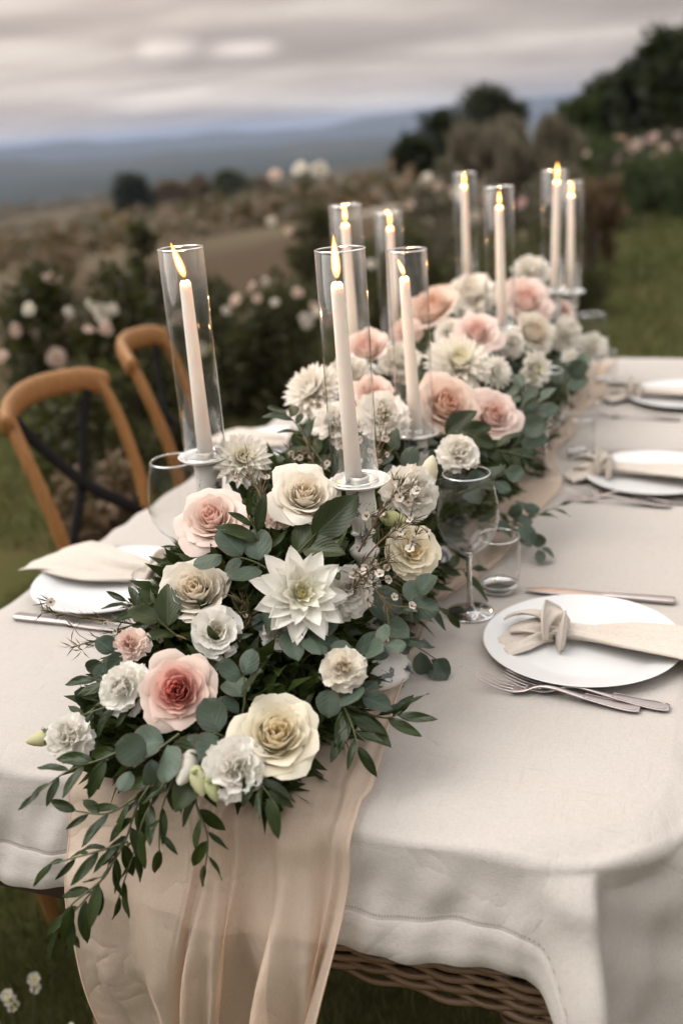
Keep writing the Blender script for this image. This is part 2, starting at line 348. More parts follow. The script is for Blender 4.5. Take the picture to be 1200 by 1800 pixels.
def link(name, data, parent=None, mw=None, color=None):
    o = bpy.data.objects.new(name, data); COL.objects.link(o)
    if parent is not None: o.parent = parent
    if mw is not None: o.matrix_local = mw
    if color is not None: o.color = (*color, 1)
    return o
def tag(o, label=None, cat=None, group=None, kind=None):
    if label: o['label'] = label
    if cat: o['category'] = cat
    if group: o['group'] = group
    if kind: o['kind'] = kind
    return o
def thing(name, label, cat, loc=(0, 0, 0), rotz=0.0, group=None):
    o = bpy.data.objects.new(name, None); COL.objects.link(o); o.empty_display_size = .02
    o.location = loc; o.rotation_euler = (0, 0, rotz); return tag(o, label, cat, group)
def frame(pos, y, nhint, s=1.0, sx=None):
    """matrix with local Y along y and local Z near nhint"""
    y = nrm(y); x = np.cross(y, nrm(nhint)); 
    if np.linalg.norm(x) < 1e-4: x = np.cross(y, [.3, .7, .2])
    x = nrm(x); z = np.cross(x, y); sx = s if sx is None else sx
    M = Matrix(((x[0] * sx, y[0] * s, z[0] * s, pos[0]), (x[1] * sx, y[1] * s, z[1] * s, pos[1]), (x[2] * sx, y[2] * s, z[2] * s, pos[2]), (0, 0, 0, 1)))
    return M
def frame_z(pos, z, spin=0.0, s=1.0):
    z = nrm(z); x = np.cross([0.13, 1, .21], z); x = nrm(x); y = np.cross(z, x)
    c, sn = math.cos(spin), math.sin(spin); x, y = x * c + y * sn, y * c - x * sn
    return Matrix(((x[0] * s, y[0] * s, z[0] * s, pos[0]), (x[1] * s, y[1] * s, z[1] * s, pos[1]), (x[2] * s, y[2] * s, z[2] * s, pos[2]), (0, 0, 0, 1)))
def copy_tree(o, parent=None):
    c = o.copy(); COL.objects.link(c)
    if parent is not None: c.parent = parent
    for ch in o.children: copy_tree(ch, c)
    return c

# ------------------------------------------------------------------ terrain
def ground_z(x, y):
    s = -.95 * x + .30 * y; q = np.maximum(0, s - 7.0); q = q * q / (q + 3.0)
    r = np.hypot(x, y); w = smooth(40, 400, r)
    z = -45 * (1 - np.exp(-.1 * q / 45)) + w * (3.5 * np.sin(x * .011 + 1.3) * np.cos(y * .013) + 2.0 * np.sin(x * .031 + y * .023))
    return z + smooth(3, 12, r) * .03 * (np.sin(x * 1.7) + np.cos(y * 1.3 + x * .6))
def m_ground():
    n = NT('ground_cover'); s = n.n('ShaderNodeSeparateXYZ'); n.l(n.tc.outputs['Object'], s.inputs[0])
    down = n.math('ADD', n.math('MULTIPLY', s.outputs[0], -.95), n.math('MULTIPLY', s.outputs[1], .30))
    wob = n.noise(.6, 4); d2 = n.math('ADD', down, n.math('MULTIPLY_ADD', wob, 2.4, -1.2))
    fine = n.noise(45, 5, .65); mid = n.noise(3.0, 4)
    lawn = n.mix(fine, (.024, .029, .006), (.086, .088, .022)); lawn = n.mix(n.math('MULTIPLY', mid, .6), lawn, (.085, .078, .034))
    litter = n.ramp(n.noise(2.1, 5, .7), [(.50, (0, 0, 0)), (.64, (1, 1, 1))]); lawn = n.mix(n.math('MULTIPLY', litter, .45), lawn, n.mix(fine, (.06, .035, .018), (.16, .09, .05)))
    bed = n.mix(fine, (.035, .024, .014), (.10, .066, .038))
    vor = n.n('ShaderNodeTexVoronoi'); vor.inputs['Scale'].default_value = .011; n.l(n.tc.outputs['Object'], vor.inputs['Vector'])
    rgb = n.n('ShaderNodeSeparateXYZ'); n.l(vor.outputs['Color'], rgb.inputs[0])
    field = n.ramp(rgb.outputs[0], [(0, (.10, .070, .044)), (.35, (.15, .102, .066)), (.6, (.085, .070, .040)), (.85, (.19, .135, .09)), (1, (.07, .062, .034))])
    hd = n.ramp(n.noise(.035, 6, .7, dist=1.5), [(.47, (0, 0, 0)), (.56, (1, 1, 1))]); field = n.mix(n.math('MULTIPLY', hd, .75), field, (.040, .036, .020))
    field = n.mix(n.noise(.06, 5, .65), field, (.050, .045, .024)); field = n.mix(n.math('MULTIPLY', n.noise(.5, 4), .5), field, (.12, .086, .056))
    f1 = n.math('MULTIPLY', n.math('SUBTRACT', d2, 5.2), .9); f1.node.use_clamp = True
    f2 = n.math('MULTIPLY', n.math('SUBTRACT', d2, 11.0), .3); f2.node.use_clamp = True
    far = n.n('ShaderNodeMapRange', interpolation_type='SMOOTHSTEP'); far.inputs[1].default_value = 360; far.inputs[2].default_value = 900
    ln = n.n('ShaderNodeVectorMath', operation='LENGTH'); n.l(n.tc.outputs['Object'], ln.inputs[0]); n.l(n.math('MULTIPLY_ADD', n.noise(.012, 4), 260.0, n.math('SUBTRACT', ln.outputs['Value'], 130.0)), far.inputs[0])
    field = n.mix(n.math('MULTIPLY', far.outputs[0], .9), field, (.026, .032, .026))
    col = n.mix(f2, n.mix(f1, lawn, bed), field)
    return n.done(n.bsdf(col, .95, normal=n.bump(fine, .6, .02), spec=.1))
MAT['ground'] = m_ground()
rad = np.concatenate([np.linspace(.0, 12, 60), np.geomspace(12.5, 12000, 90)]); ang = np.linspace(0, 2 * np.pi, 180, endpoint=False)
gx = rad[:, None] * np.sin(ang); gy = rad[:, None] * np.cos(ang)
g = link('ground', grid_mesh('ground', np.stack([gx, gy, ground_z(gx, gy)], -1), True, 'ground')); tag(g, kind='structure')

MAT['hill'] = m_simple('wooded_hill', (.030, .036, .026), (.085, .075, .050), .004, .95, spec=.05)
def ridge(name, dist, width, top, base, seed):
    az = np.linspace(R(-100), R(75), 260); rs = np.linspace(-1, 1, 14)
    k = lambda f, p: np.sin(az * f + p)
    crest = top + (16 * k(7, seed) + 9 * k(17, seed * 2.1) + 5 * k(41, seed * 3.3) + 2.5 * k(97, seed)) * dist / 3600
    prof = np.cos(rs * np.pi / 2) ** 1.3
    z = base + (crest[None] - base) * prof[:, None]
    z = z + prof[:, None] * (1 - prof[:, None]) * 22 * np.sin(az * 31 + rs[:, None] * 3 + seed)[None].reshape(z.shape)
    d = dist + rs[:, None] * width
    o = link(name, grid_mesh(name, np.stack([d * np.sin(az), d * np.cos(az), z], -1), False, 'hill')); tag(o, kind='structure'); return o
ridge('near_hills', 2300, 700, -22, -70, 1.0)
ridge('far_hills', 5200, 1500, 26, -90, 2.4)

# a pale farm track climbing the slope
MAT['track'] = m_simple('pale_gravel', (.27, .225, .18), (.36, .31, .25), 3, .95, bump=.4, spec=.1)
tp = np.array([gpos for gpos in [(-8.5, 24.5), (-9.2, 29), (-9.2, 35), (-8.2, 42), (-6.6, 52)]], float); tk = spline(tp, 40)
dirs = np.gradient(tk, axis=0); dirs /= np.linalg.norm(dirs, axis=1)[:, None]; nn = np.stack([-dirs[:, 1], dirs[:, 0]], -1)
offs = np.linspace(-.9, .9, 7); tx = tk[None, :, 0] + offs[:, None] * nn[None, :, 0]; ty = tk[None, :, 1] + offs[:, None] * nn[None, :, 1]
o = link('track', grid_mesh('track', np.stack([tx, ty, ground_z(tx, ty) + .035], -1), False, 'track')); tag(o, kind='structure')

# ------------------------------------------------------------------ leaf clouds
def leaf_cloud(name, C, D, N, L, W, mat):
    """many small folded leaves as one mesh: C bases, D directions, N normals"""
    n = len(C); D = D / (np.linalg.norm(D, axis=1)[:, None] + 1e-9); S = np.cross(D, N); S /= np.linalg.norm(S, axis=1)[:, None] + 1e-9; N2 = np.cross(S, D)
    L = np.broadcast_to(L, (n,))[:, None]; W = np.broadcast_to(W, (n,))[:, None]
    V = np.stack([C, C + D * L * .45 + S * W + N2 * W * .35, C + D * L * .5, C + D * L * .45 - S * W + N2 * W * .35, C + D * L - N2 * L * .12], 1).reshape(-1, 3)
    b = np.arange(n)[:, None] * 5
    F = np.stack([b + [0, 1, 2], b + [0, 2, 3], b + [2, 1, 4], b + [2, 4, 3]], 1).reshape(-1, 3)
    u = np.array([[.5, 0], [1, .45], [.5, .5], [0, .45], [.5, 1]]); idx = np.array([[0, 1, 2], [0, 2, 3], [2, 1, 4], [2, 4, 3]]).ravel()
    return raw_mesh(name, V, F, np.tile(u[idx], (n, 1)), mat)
def rdir(n, g=RNG):
    v = g.normal(size=(n, 3)); return v / np.linalg.norm(v, axis=1)[:, None]
def gpos(px, dist):
    r = ray(px, 240)[:2]; return r / np.linalg.norm(r) * dist
def top_z(px, py, dist):
    r = ray(px, py); return CAM[2] + r[2] / np.hypot(r[0], r[1]) * dist

def bloom_mesh(name, n=16, seed=1):
    g = np.random.default_rng(seed); mb = MB()
    for i in range(n):
        t = i / (n - 1); a = i * 2.4; u = np.linspace(-1, 1, 4); v = np.linspace(0, 1, 4)
        U, Vv = np.meshgrid(u, v); th = a + U * lerp(1.2, .75, t) * (.5 + .5 * Vv); rr = (.1 + .75 * t) * (.35 + .65 * Vv) + .2 * t * Vv ** 3
        z = (.62 - .3 * t) * np.sin(Vv * 1.5) - .22 * t * Vv ** 4 + g.uniform(-.05, .05)
        mb.grid(np.stack([rr * np.cos(th), rr * np.sin(th), z], -1))
    return mb.mesh(name, 'petal')
BLOOMS = [bloom_mesh('bloom_mesh', 16, k) for k in range(3)]
WHITE = (.70, .64, .55); BLUSH = (.68, .52, .43); IVORY = (.76, .68, .53)

def m_tree(name, c0, c1): return m_leaf(name, c0, c1, (c1[0] * 1.3, c1[1] * 1.3, c1[2] * 1.3), .6, .15)
MAT['tree'] = m_tree('tree_leaf', (.010, .013, .007), (.024, .027, .013))
MAT['grey'] = m_tree('grey_leaf', (.085, .076, .055), (.16, .135, .10))
MAT['dry'] = m_tree('dry_leaf', (.085, .052, .032), (.16, .105, .064))
MAT['hedge'] = m_tree('hedge_leaf', (.022, .034, .010), (.050, .066, .022))

def shrub(name, label, cat, px, dist, top_py, wpx, mat='gardenleaf', n=1800, leaf=.05, blooms=0, bcol=(BLUSH, WHITE), bsize=.045, spots=(), group=None, shape='round', stems=7, seed=0):
    g = np.random.default_rng(seed + int(px * 3 + dist * 17)); p = gpos(px, dist); z0 = float(ground_z(p[0], p[1])); H = max(.25, top_z(px, top_py, dist) - z0); rw = wpx / FPX * dist * .5
    t = thing(name, label, cat, (p[0], p[1], z0), 0, group)
    mb = MB()
    tips = []
    for k in range(stems):
        a = g.uniform(0, 6.28); q = g.uniform(.2, .8) * rw; hh = H * g.uniform(.6, .98)
        pts = spline([(0, 0, -.03), (q * .4 * math.cos(a), q * .4 * math.sin(a), hh * .4), (q * math.cos(a), q * math.sin(a), hh)], 6); tips.append(pts[-1])
        mb.tube(pts, np.linspace(.012, .004, 6) * max(1, dist / 8), 5)
    link('stem', mb.mesh('stems', 'bark'), t)
    # clumps of foliage
    nc = 26; cd = rdir(nc, g); cr = g.uniform(.45, 1, nc)[:, None] ** .6
    if shape == 'cone': hz = g.uniform(0, 1, nc); wv = (1 - hz) ** .8; cc = np.stack([cd[:, 0] * rw * wv, cd[:, 1] * rw * wv, H * (.06 + .90 * hz)], -1); cs = .34 * rw * (.4 + wv)
    elif shape == 'spiky': hz = g.uniform(0, 1, nc) ** .7; cc = np.stack([cd[:, 0] * rw * .9, cd[:, 1] * rw * .9, H * hz * .95], -1); cs = np.full(nc, .16 * rw)
    else: cc = np.stack([cd[:, 0] * rw * .85, cd[:, 1] * rw * .85, H * (.5 + .42 * cd[:, 2])], -1) * np.concatenate([cr, cr, np.ones_like(cr)], 1); cs = np.full(nc, .32 * min(rw, H))
    which = g.integers(0, nc, n); off = rdir(n, g) * (g.uniform(0, 1, n) ** .4)[:, None] * np.asarray(cs)[which][:, None] * np.array([1, 1, 1.15])
    C = cc[which] + off; C[:, 2] = np.clip(C[:, 2], .02, None)
    D = off * 1.0 + rdir(n, g) * np.asarray(cs)[which][:, None] * .6
    if shape == 'spiky': D[:, 2] += rw * .7
    N = rdir(n, g) + np.array([0, 0, .8])
    link('foliage', leaf_cloud('foliage', C, D, N, g.uniform(.6, 1.3, n) * leaf, g.uniform(.6, 1.2, n) * leaf * (.30 if shape != 'spiky' else .12), mat), t)
    toC = nrm([-p[0], -p[1], .9])
    for k in range(blooms):
        d = nrm(rdir(1, g)[0] + toC * .9 + np.array([0, 0, .35])); b = np.array([d[0] * rw * .95, d[1] * rw * .95, H * (.5 + .47 * d[2])])
        link('bloom', BLOOMS[k % 3], t, frame_z(b, nrm(d + toC * .6), g.uniform(0, 6), bsize * g.uniform(.6, 1.2)), bcol[k % len(bcol)])
    for (bx, by, bs, c) in spots:
        q = at_d(bx, by, 1.0) - CAM; q = CAM + q / np.hypot(q[0], q[1]) * (dist - rw * .85) - np.array([p[0], p[1], z0])
        link('bloom', BLOOMS[int(bx) % 3], t, frame_z(q + np.array([g.normal() * .02, g.normal() * .05, g.normal() * .02]), nrm(toC + [.4 * g.normal(), .4 * g.normal(), .3]), g.uniform(0, 6), bs / FPX * dist * .5 * g.uniform(.55, .95)), c)
    return t

RB = 'rose bushes in the bed behind the chairs'
shrub('rose_bush', 'leafy rose bush with pale blush roses at the left picture edge', 'rose bush', 25, 4.9, 478, 190, n=2600, spots=((12, 585, 42, BLUSH), (52, 570, 40, BLUSH), (70, 548, 30, WHITE), (30, 605, 34, BLUSH)), blooms=3, group=RB)
shrub('rose_bush', 'rose bush with the large white rose cluster above the nearest chair', 'rose bush', 165, 4.7, 470, 170, n=2600, spots=((165, 560, 52, WHITE), (188, 580, 40, BLUSH), (150, 545, 34, WHITE), (166, 602, 30, BLUSH), (192, 548, 34, WHITE)), group=RB)
shrub('rose_bush', 'tall thin rose bush shooting above the others at left', 'rose bush', 222, 5.8, 378, 70, n=1300, blooms=1, group=RB, stems=4)
shrub('rose_bush', 'low rose bush behind the tall glass of the left candle', 'rose bush', 335, 5.6, 505, 180, n=2600, blooms=4, spots=((395, 535, 26, WHITE),), group=RB)
shrub('rose_bush', 'rose bush dotted with small white roses between the front candles', 'rose bush', 455, 5.4, 470, 190, n=3000, spots=((435, 505, 24, BLUSH), (460, 490, 24, WHITE), (488, 535, 28, WHITE), (455, 520, 20, BLUSH), (505, 510, 22, BLUSH), (545, 550, 24, WHITE), (425, 555, 20, WHITE)), blooms=4, group=RB)
shrub('rose_bush', 'tall rose bush with a white rose on top against the blue hills', 'rose bush', 528, 7.6, 292, 84, n=1800, spots=((535, 290, 40, WHITE), (555, 300, 34, WHITE), (492, 318, 26, BLUSH), (495, 388, 30, WHITE), (512, 405, 24, BLUSH)), group=RB)
shrub('rose_bush', 'dark bush right behind the two back candles', 'bush', 610, 6.6, 430, 170, n=2800, blooms=2, group=RB)
shrub('rose_bush', 'dry brown bush at far left of the rose bed', 'bush', 60, 6.8, 430, 150, mat='dry', n=1800, blooms=2, group=RB)
shrub('rose_bush', 'low brown and green bush beneath the white rose cluster', 'bush', 90, 4.0, 655, 210, n=2200, blooms=0, mat='gardenleaf', group=RB)
shrub('dry_bush', 'low reddish dry bush under the nearest chair back', 'bush', 70, 3.5, 800, 160, n=1300, leaf=.045, mat='dry')
shrub('dry_bush', 'low dark bush beside the second chair', 'bush', 270, 4.6, 640, 120, n=1500, leaf=.045)
GB = 'shrubs of the mixed garden bed'
shrub('garden_shrub', 'dull brown shrub behind the back left candle glasses', 'shrub', 705, 7.4, 400, 150, mat='gardenleaf', n=2600, group=GB)
shrub('garden_shrub', 'greyish brown shrub between the two groups of candles', 'shrub', 745, 9.0, 330, 150, mat='grey', n=2400, group=GB, blooms=3)
shrub('garden_shrub', 'shrub with pale flowers left of the back candles', 'shrub', 790, 11.5, 285, 130, mat='grey', n=2000, blooms=10, bcol=(BLUSH, WHITE), group=GB, bsize=.07)
shrub('garden_shrub', 'dark green shrub directly behind the back candle glasses', 'shrub', 860, 7.0, 410, 200, n=3200, group=GB)
shrub('grass_clump', 'silvery feather grass mound below the lone tree', 'grass clump', 900, 15, 252, 230, mat='grey', n=3600, leaf=.34, shape='spiky', group=GB)
shrub('grass_clump', 'tall fine grass clump beside the dark trees', 'grass clump', 1015, 16, 205, 60, mat='hedge', n=1600, leaf=.30, shape='spiky', group=GB)
shrub('garden_shrub', 'pale flowering shrub behind the rightmost candles', 'shrub', 985, 10.5, 300, 150, mat='grey', n=2400, blooms=16, bcol=(BLUSH, WHITE, (.55, .34, .33)), bsize=.06, group=GB)
shrub('garden_shrub', 'dark shrub at the lawn edge behind the rightmost candles', 'shrub', 985, 8.2, 395, 170, n=2800, group=GB)
shrub('grass_clump', 'dry tan grass clump at the lawn edge', 'grass clump', 1045, 9.5, 350, 70, mat='dry', n=1500, leaf=.22, shape='spiky', group=GB)
shrub('garden_shrub', 'shrub with peach flowers left of the dark trees', 'shrub', 1075, 14, 235, 120, mat='hedge', n=2000, blooms=8, bcol=((.45, .28, .20), (.50, .38, .31)), bsize=.08, group=GB)
shrub('garden_shrub', 'pink flowering shrub at the right picture edge', 'shrub', 1170, 17, 225, 170, mat='grey', n=2600, blooms=14, bcol=(BLUSH, (.50, .40, .34), (.45, .30, .28)), bsize=.085, group=GB)
shrub('garden_shrub', 'rounded green hedge ball at the top of the lawn', 'shrub', 1150, 16, 275, 130, mat='hedge', n=2800, leaf=.07, group=GB)
shrub('garden_shrub', 'second rounded green shrub at the lawn edge', 'shrub', 1215, 15, 262, 90, mat='hedge', n=1800, leaf=.07, group=GB)

def tree(name, label, px, dist, top_py, wpx, mat='tree', trunk_frac=.3, n=5000, leaf=.28, group='dark trees beyond the garden', shape='round', seed=0):
    g = np.random.default_rng(seed + int(px + dist)); p = gpos(px, dist); z0 = float(ground_z(p[0], p[1])); H = top_z(px, top_py, dist) - z0; rw = wpx / FPX * dist * .5
    t = thing(name, label, 'tree', (p[0], p[1], z0), 0, group); mb = MB(); hb = H * trunk_frac; nc = 34; cc = []
    mb.tube(spline([(0, 0, -.2), (.05 * rw, .03 * rw, hb), (0, .06 * rw, H * .8)], 10), np.linspace(.055, .012, 10) * H, 7)
    for k in range(9):
        a = k * 2.4; zz = lerp(hb, H * .7, k / 9); q = rw * g.uniform(.5, .85)
        mb.tube(spline([(0, 0, zz), (q * .5 * math.cos(a), q * .5 * math.sin(a), zz + .1 * H), (q * math.cos(a), q * math.sin(a), zz + .2 * H)], 6), np.linspace(.022, .006, 6) * H, 5)
    link('trunk', mb.mesh('trunk', 'bark'), t)
    for k in range(nc):
        hz = g.uniform(0, 1)
        wv = (1 - hz) ** .7 if shape == 'cone' else math.sin(math.pi * min(.98, hz * .78 + .2)) ** .6
        a = g.uniform(0, 6.28); q = rw * wv * g.uniform(.35, .92); cc.append((q * math.cos(a), q * math.sin(a), lerp(hb * .9, H * .93, hz)))
    cc = np.array(cc); cs = .27 * min(rw, H * .5) * g.uniform(.7, 1.3, nc)
    n = int(n * .7); w = g.integers(0, nc, n); off = rdir(n, g) * (g.uniform(0, 1, n) ** .5)[:, None] * 1.25 * cs[w][:, None]
    link('crown', leaf_cloud('crown', cc[w] + off, off + rdir(n, g) * .4 * cs[w][:, None], rdir(n, g) + [0, 0, .7], g.uniform(.6, 1.3, n) * leaf, g.uniform(.5, 1.1, n) * leaf * .36, mat), t)
    return t
tree('evergreen_tree', 'lone rounded dark tree on a clear trunk against the sky', 858, 42, 150, 118, trunk_frac=.52, leaf=.24)
tree('evergreen_tree', 'dark conical bushy tree left of the lone tree', 770, 38, 200, 96, trunk_frac=.06, shape='round')
tree('evergreen_tree', 'small dark tree at the left foot of the clump', 722, 36, 246, 76, trunk_frac=.05)
tree('evergreen_tree', 'dark tree at the left end of the right clump', 1020, 36, 180, 76, trunk_frac=.1)
tree('evergreen_tree', 'broad dark tree in the middle of the right clump', 1072, 33, 138, 130, trunk_frac=.1, n=6000)
tree('evergreen_tree', 'tallest dark tree near the top right corner', 1150, 29, 68, 140, trunk_frac=.1, n=7000)
tree('evergreen_tree', 'dark tree cut by the right picture edge', 1225, 28, 45, 170, trunk_frac=.1, n=7000)
VT = 'far trees down in the valley fields'
for i, (px, d, ty, w, lab, m) in enumerate([(215, 150, 306, 52, 'dark round tree standing in the valley below the blue hills', 'tree'), (285, 175, 328, 70, 'brown tree just right of the dark valley tree', 'dry'), (338, 190, 322, 74, 'second brown tree in the valley tree row', 'dry'),
        (395, 175, 312, 64, 'dark tree in the middle of the valley tree row', 'gardenleaf'), (450, 200, 326, 60, 'small brown tree at the right end of the valley tree row', 'dry'), 
         (600, 60, 330, 60, 'bushy tree beside the pale farm track', 'dry')]):
    tree('valley_tree', lab, px, d, ty, w, m, .12, 2200, d * .008, VT)

# scrub and hedges scattered over the slopes, too many and too far to count
def scrub(name, label, n, dmin, dmax, mat, lf, seed):
    g = np.random.default_rng(seed); Cs, Ds, Ls = [], [], []
    for k in range(n):
        px = g.uniform(-120, 760) if k < n * .62 else g.uniform(-1500, -120); d = math.exp(g.uniform(math.log(dmin), math.log(dmax))); q = gpos(px, d)
        if math.sin(q[0] * .05 + 1) + math.sin(q[1] * .037 + q[0] * .02) + g.normal() * .6 < .35: continue
        rr = g.uniform(.5, 1.5) * (.38 + d * .0062); m = 70; o = rdir(m, g) * (g.uniform(0, 1, m) ** .4)[:, None] * np.array([rr * g.uniform(1, 2.2), rr * g.uniform(1, 2.2), rr * .75])
        Cs.append(o + [q[0], q[1], float(ground_z(q[0], q[1])) + rr * .4]); Ds.append(o + rdir(m, g) * rr * .5); Ls.append(np.full(m, rr * lf) * g.uniform(.6, 1.3, m))
    C, D, L = np.concatenate(Cs), np.concatenate(Ds), np.concatenate(Ls)
    tag(link(name, leaf_cloud(name, C, D, rdir(len(C), g) + [0, 0, .7], L, L * .35, mat)), label, 'scrub', kind='stuff')
scrub('olive_scrub', 'olive brown scrub scattered over the valley slopes', 480, 30, 520, 'grey', .55, 5)
scrub('dry_scrub', 'rusty dry scrub scattered over the valley slopes', 480, 26, 480, 'dry', .55, 6)

# ------------------------------------------------------------------ grass
MAT['grass'] = m_leaf('grass_blade', (.016, .023, .004), (.078, .084, .018), (.10, .095, .04), .6, .25)
def grass(name, pts, hmin, hmax, w, label):
    n = len(pts); g = RNG; C = np.stack([pts[:, 0], pts[:, 1], ground_z(pts[:, 0], pts[:, 1]) - .004], -1)
    a = g.uniform(0, 6.28, n); ln = g.uniform(.15, .9, n); D = np.stack([np.cos(a) * ln, np.sin(a) * ln, np.ones(n)], -1)
    N = np.stack([np.cos(a), np.sin(a), -ln * .3], -1)
    o = link(name, leaf_cloud(name, C, D, N, g.uniform(hmin, hmax, n), w, 'grass')); tag(o, label, 'grass', kind='stuff')
P1 = np.stack([RNG.uniform(-2.3, .5, 42000), RNG.uniform(.75, 3.3, 42000)], -1)
grass('near_grass', P1, .025, .075, .0022, 'dark short grass under and beside the table')
P2 = np.stack([RNG.uniform(-4.6, 1.5, 60000), RNG.uniform(3.0, 9.5, 60000)], -1); P2 = P2[(-.95 * P2[:, 0] + .3 * P2[:, 1]) < 5.2]
grass('lawn_grass', P2, .03, .06, .005, 'mown lawn grass beyond the table')
P3 = np.stack([RNG.uniform(-3.0, 2.5, 40000), RNG.uniform(9.5, 26, 40000)], -1)
grass('far_lawn_grass', P3, .04, .08, .012, 'far lawn grass sloping up to the trees')

# ------------------------------------------------------------------ haze
def m_haze():
    n = NT('haze_air'); v = n.n('ShaderNodeVolumePrincipled'); v.inputs['Color'].default_value = (.44, .55, .78, 1); v.inputs['Density'].default_value = 1 / 6200; v.inputs['Anisotropy'].default_value = .0
    n.l(v.outputs[0], n.out.inputs['Volume']); return n.m
MAT['haze'] = m_haze()
hb = np.array([[x, y, z] for x in (-13500, 13500) for y in (-13500, 13500) for z in (-175, 75)], float)
hz = link('haze', raw_mesh('haze', hb, [(0, 1, 3, 2), (4, 6, 7, 5), (0, 4, 5, 1), (2, 3, 7, 6), (0, 2, 6, 4), (1, 5, 7, 3)], None, 'haze', False)); tag(hz, 'pale blue haze over the valley', 'haze', kind='stuff')
# ------------------------------------------------------------------ table
TX0, TX1, TY0, TY1, TRAD = -1.083, -.036, .905, 3.13, .125
def rrect(x0, x1, y0, y1, r, n):
    """n points round a rounded rectangle, with outward normals; starts at the middle of the front edge, runs to +x"""
    segs = []; cx0, cx1, cy0, cy1 = x0 + r, x1 - r, y0 + r, y1 - r
    W, H = cx1 - cx0, cy1 - cy0; arc = math.pi * r / 2; per = 2 * W + 2 * H + 4 * arc
    out = np.zeros((n, 2)); nor = np.zeros((n, 2)); ss = np.arange(n) / n * per
    for k, s in enumerate(ss):
        q = s
        if q < W / 2: out[k] = ((x0 + x1) / 2 + q, y0); nor[k] = (0, -1); continue
        q -= W / 2
        done = False
        for (c, a0, ln, st, dr) in (((cx1, cy0), -90, H, (x1, cy0), (0, 1)), ((cx1, cy1), 0, W, (cx1, y1), (-1, 0)), ((cx0, cy1), 90, H, (x0, cy1), (0, -1)), ((cx0, cy0), 180, W / 2 + 1, (cx0, y0), (1, 0))):
            if q < arc:
                a = R(a0 + 90 * q / arc); nor[k] = (math.cos(a), math.sin(a)); out[k] = (c[0] + r * nor[k][0], c[1] + r * nor[k][1]); done = True; break
            q -= arc
            if q < ln: nor[k] = (dr[1], -dr[0]); out[k] = (st[0] + dr[0] * q, st[1] + dr[1] * q); done = True; break
            q -= ln
    return out, nor, ss, per

table = thing('wicker_table', 'wicker dining table under the linen cloth with coiled cane legs', 'table', ((TX0 + TX1) / 2, (TY0 + TY1) / 2, 0))
def on_table(name, me, parent=table, color=None):
    o = link(name, me, parent, Matrix.Translation((-(TX0 + TX1) / 2, -(TY0 + TY1) / 2, 0)) if parent is table else None); return o
# slab of the top
o2, n2, _, _ = rrect(TX0, TX1, TY0, TY1, TRAD, 160)
ring = lambda off, z: np.concatenate([o2 + n2 * off, np.full((160, 1), z)], 1)
cen = np.repeat(np.array([[[(TX0 + TX1) / 2, (TY0 + TY1) / 2, TZ - .006]]]), 160, 1)[0]; cen2 = cen - [0, 0, .03]
on_table('table_top', grid_mesh('table_top', np.stack([cen, ring(-.01, TZ - .006), ring(.026, TZ - .018), ring(.036, TZ - .03), ring(.034, TZ - .05), ring(-.03, TZ - .05), cen2]), True, 'wicker_dark'))
# woven apron: each cane strand its own part, weaving round upright stakes
NP = 560
ao, an, ass, aper = rrect(TX0 - .018, TX1 + .018, TY0 - .018, TY1 + .018, .14, NP)
on_table('apron_lining', grid_mesh('apron_lining', np.stack([np.concatenate([ao - an * .012, np.full((NP, 1), z)], 1) for z in (TZ - .04, .515)]), True, 'wicker_dark'))
def bow(x): return .022 * np.cos((x - (TX0 + TX1) / 2) / .52 * math.pi / 2) + .085 * smooth(-.60, -.95, x)
for k in range(25):
    z = TZ - .052 - k * .0086
    ph = k % 2 * math.pi
    w = .0048 * np.sin(np.arange(NP) / 4 * math.pi + ph)
    zz = z + bow(ao[:, 0]) * (ao[:, 1] < 1.4) * (k / 25) + .0016 * np.sin(ass * 9 + k * 2.2) + .0014 * np.sin(ass * 31 + k * 1.7)
    pts = np.concatenate([ao + an * (w[:, None] + .004), zz[:, None]], 1)
    rr = .0043 + .0006 * np.sin(ass * 13 + k * 3)
    on_table('cane_strand', grid_mesh('cane_strand', tube_pts(np.concatenate([pts, pts[:1]]), np.append(rr, rr[0]), 6, False), True, 'wicker'))
stk = MB()
for i in range(0, NP, 4):
    p = ao[i] ; stk.tube([(p[0], p[1], TZ - .04), (p[0], p[1], .505 + bow(p[0]) * (p[1] < 1.4))], .0048, 5)
on_table('stake', stk.mesh('stakes', 'wicker'))
ringm = grid_mesh('cane_coil', [[((1 + .13 * math.cos(b)) * math.cos(a), (1 + .13 * math.cos(b)) * math.sin(a), .155 * math.sin(b)) for a in np.linspace(0, 2 * math.pi, 18, endpoint=False)] for b in np.linspace(0, 2 * math.pi, 7)], True, 'wicker')
for sx, sy in ((1, -1), (-1, -1), (1, 1), (-1, 1)):
    bx = -.512 + sx * .300; by = 1.02 if sy < 0 else 3.0
    path = spline([(bx, by, .68), (bx, by, .52), (bx + sx * .008, by + sy * .004, .36), (bx + sx * .045, by + sy * .02, .16), (bx + sx * .075, by + sy * .03, 0)], 40)
    rd = np.interp(path[:, 2], [0, .3, .5, .68], [.021, .020, .0255, .030])
    leg = on_table('leg', MB().tube(path, rd, 12).mesh('leg', 'wicker_dark'))
    for i in range(0, 40):
        q = path[i]; d = nrm(path[min(39, i + 1)] - path[max(0, i - 1)])
        s = rd[i] * random.uniform(.97, 1.05)
        c = link('cane_coil', ringm, leg, frame_z(q, nrm(d + np.array([random.uniform(-.1, .1), random.uniform(-.1, .1), 0])), random.random() * 6, s))

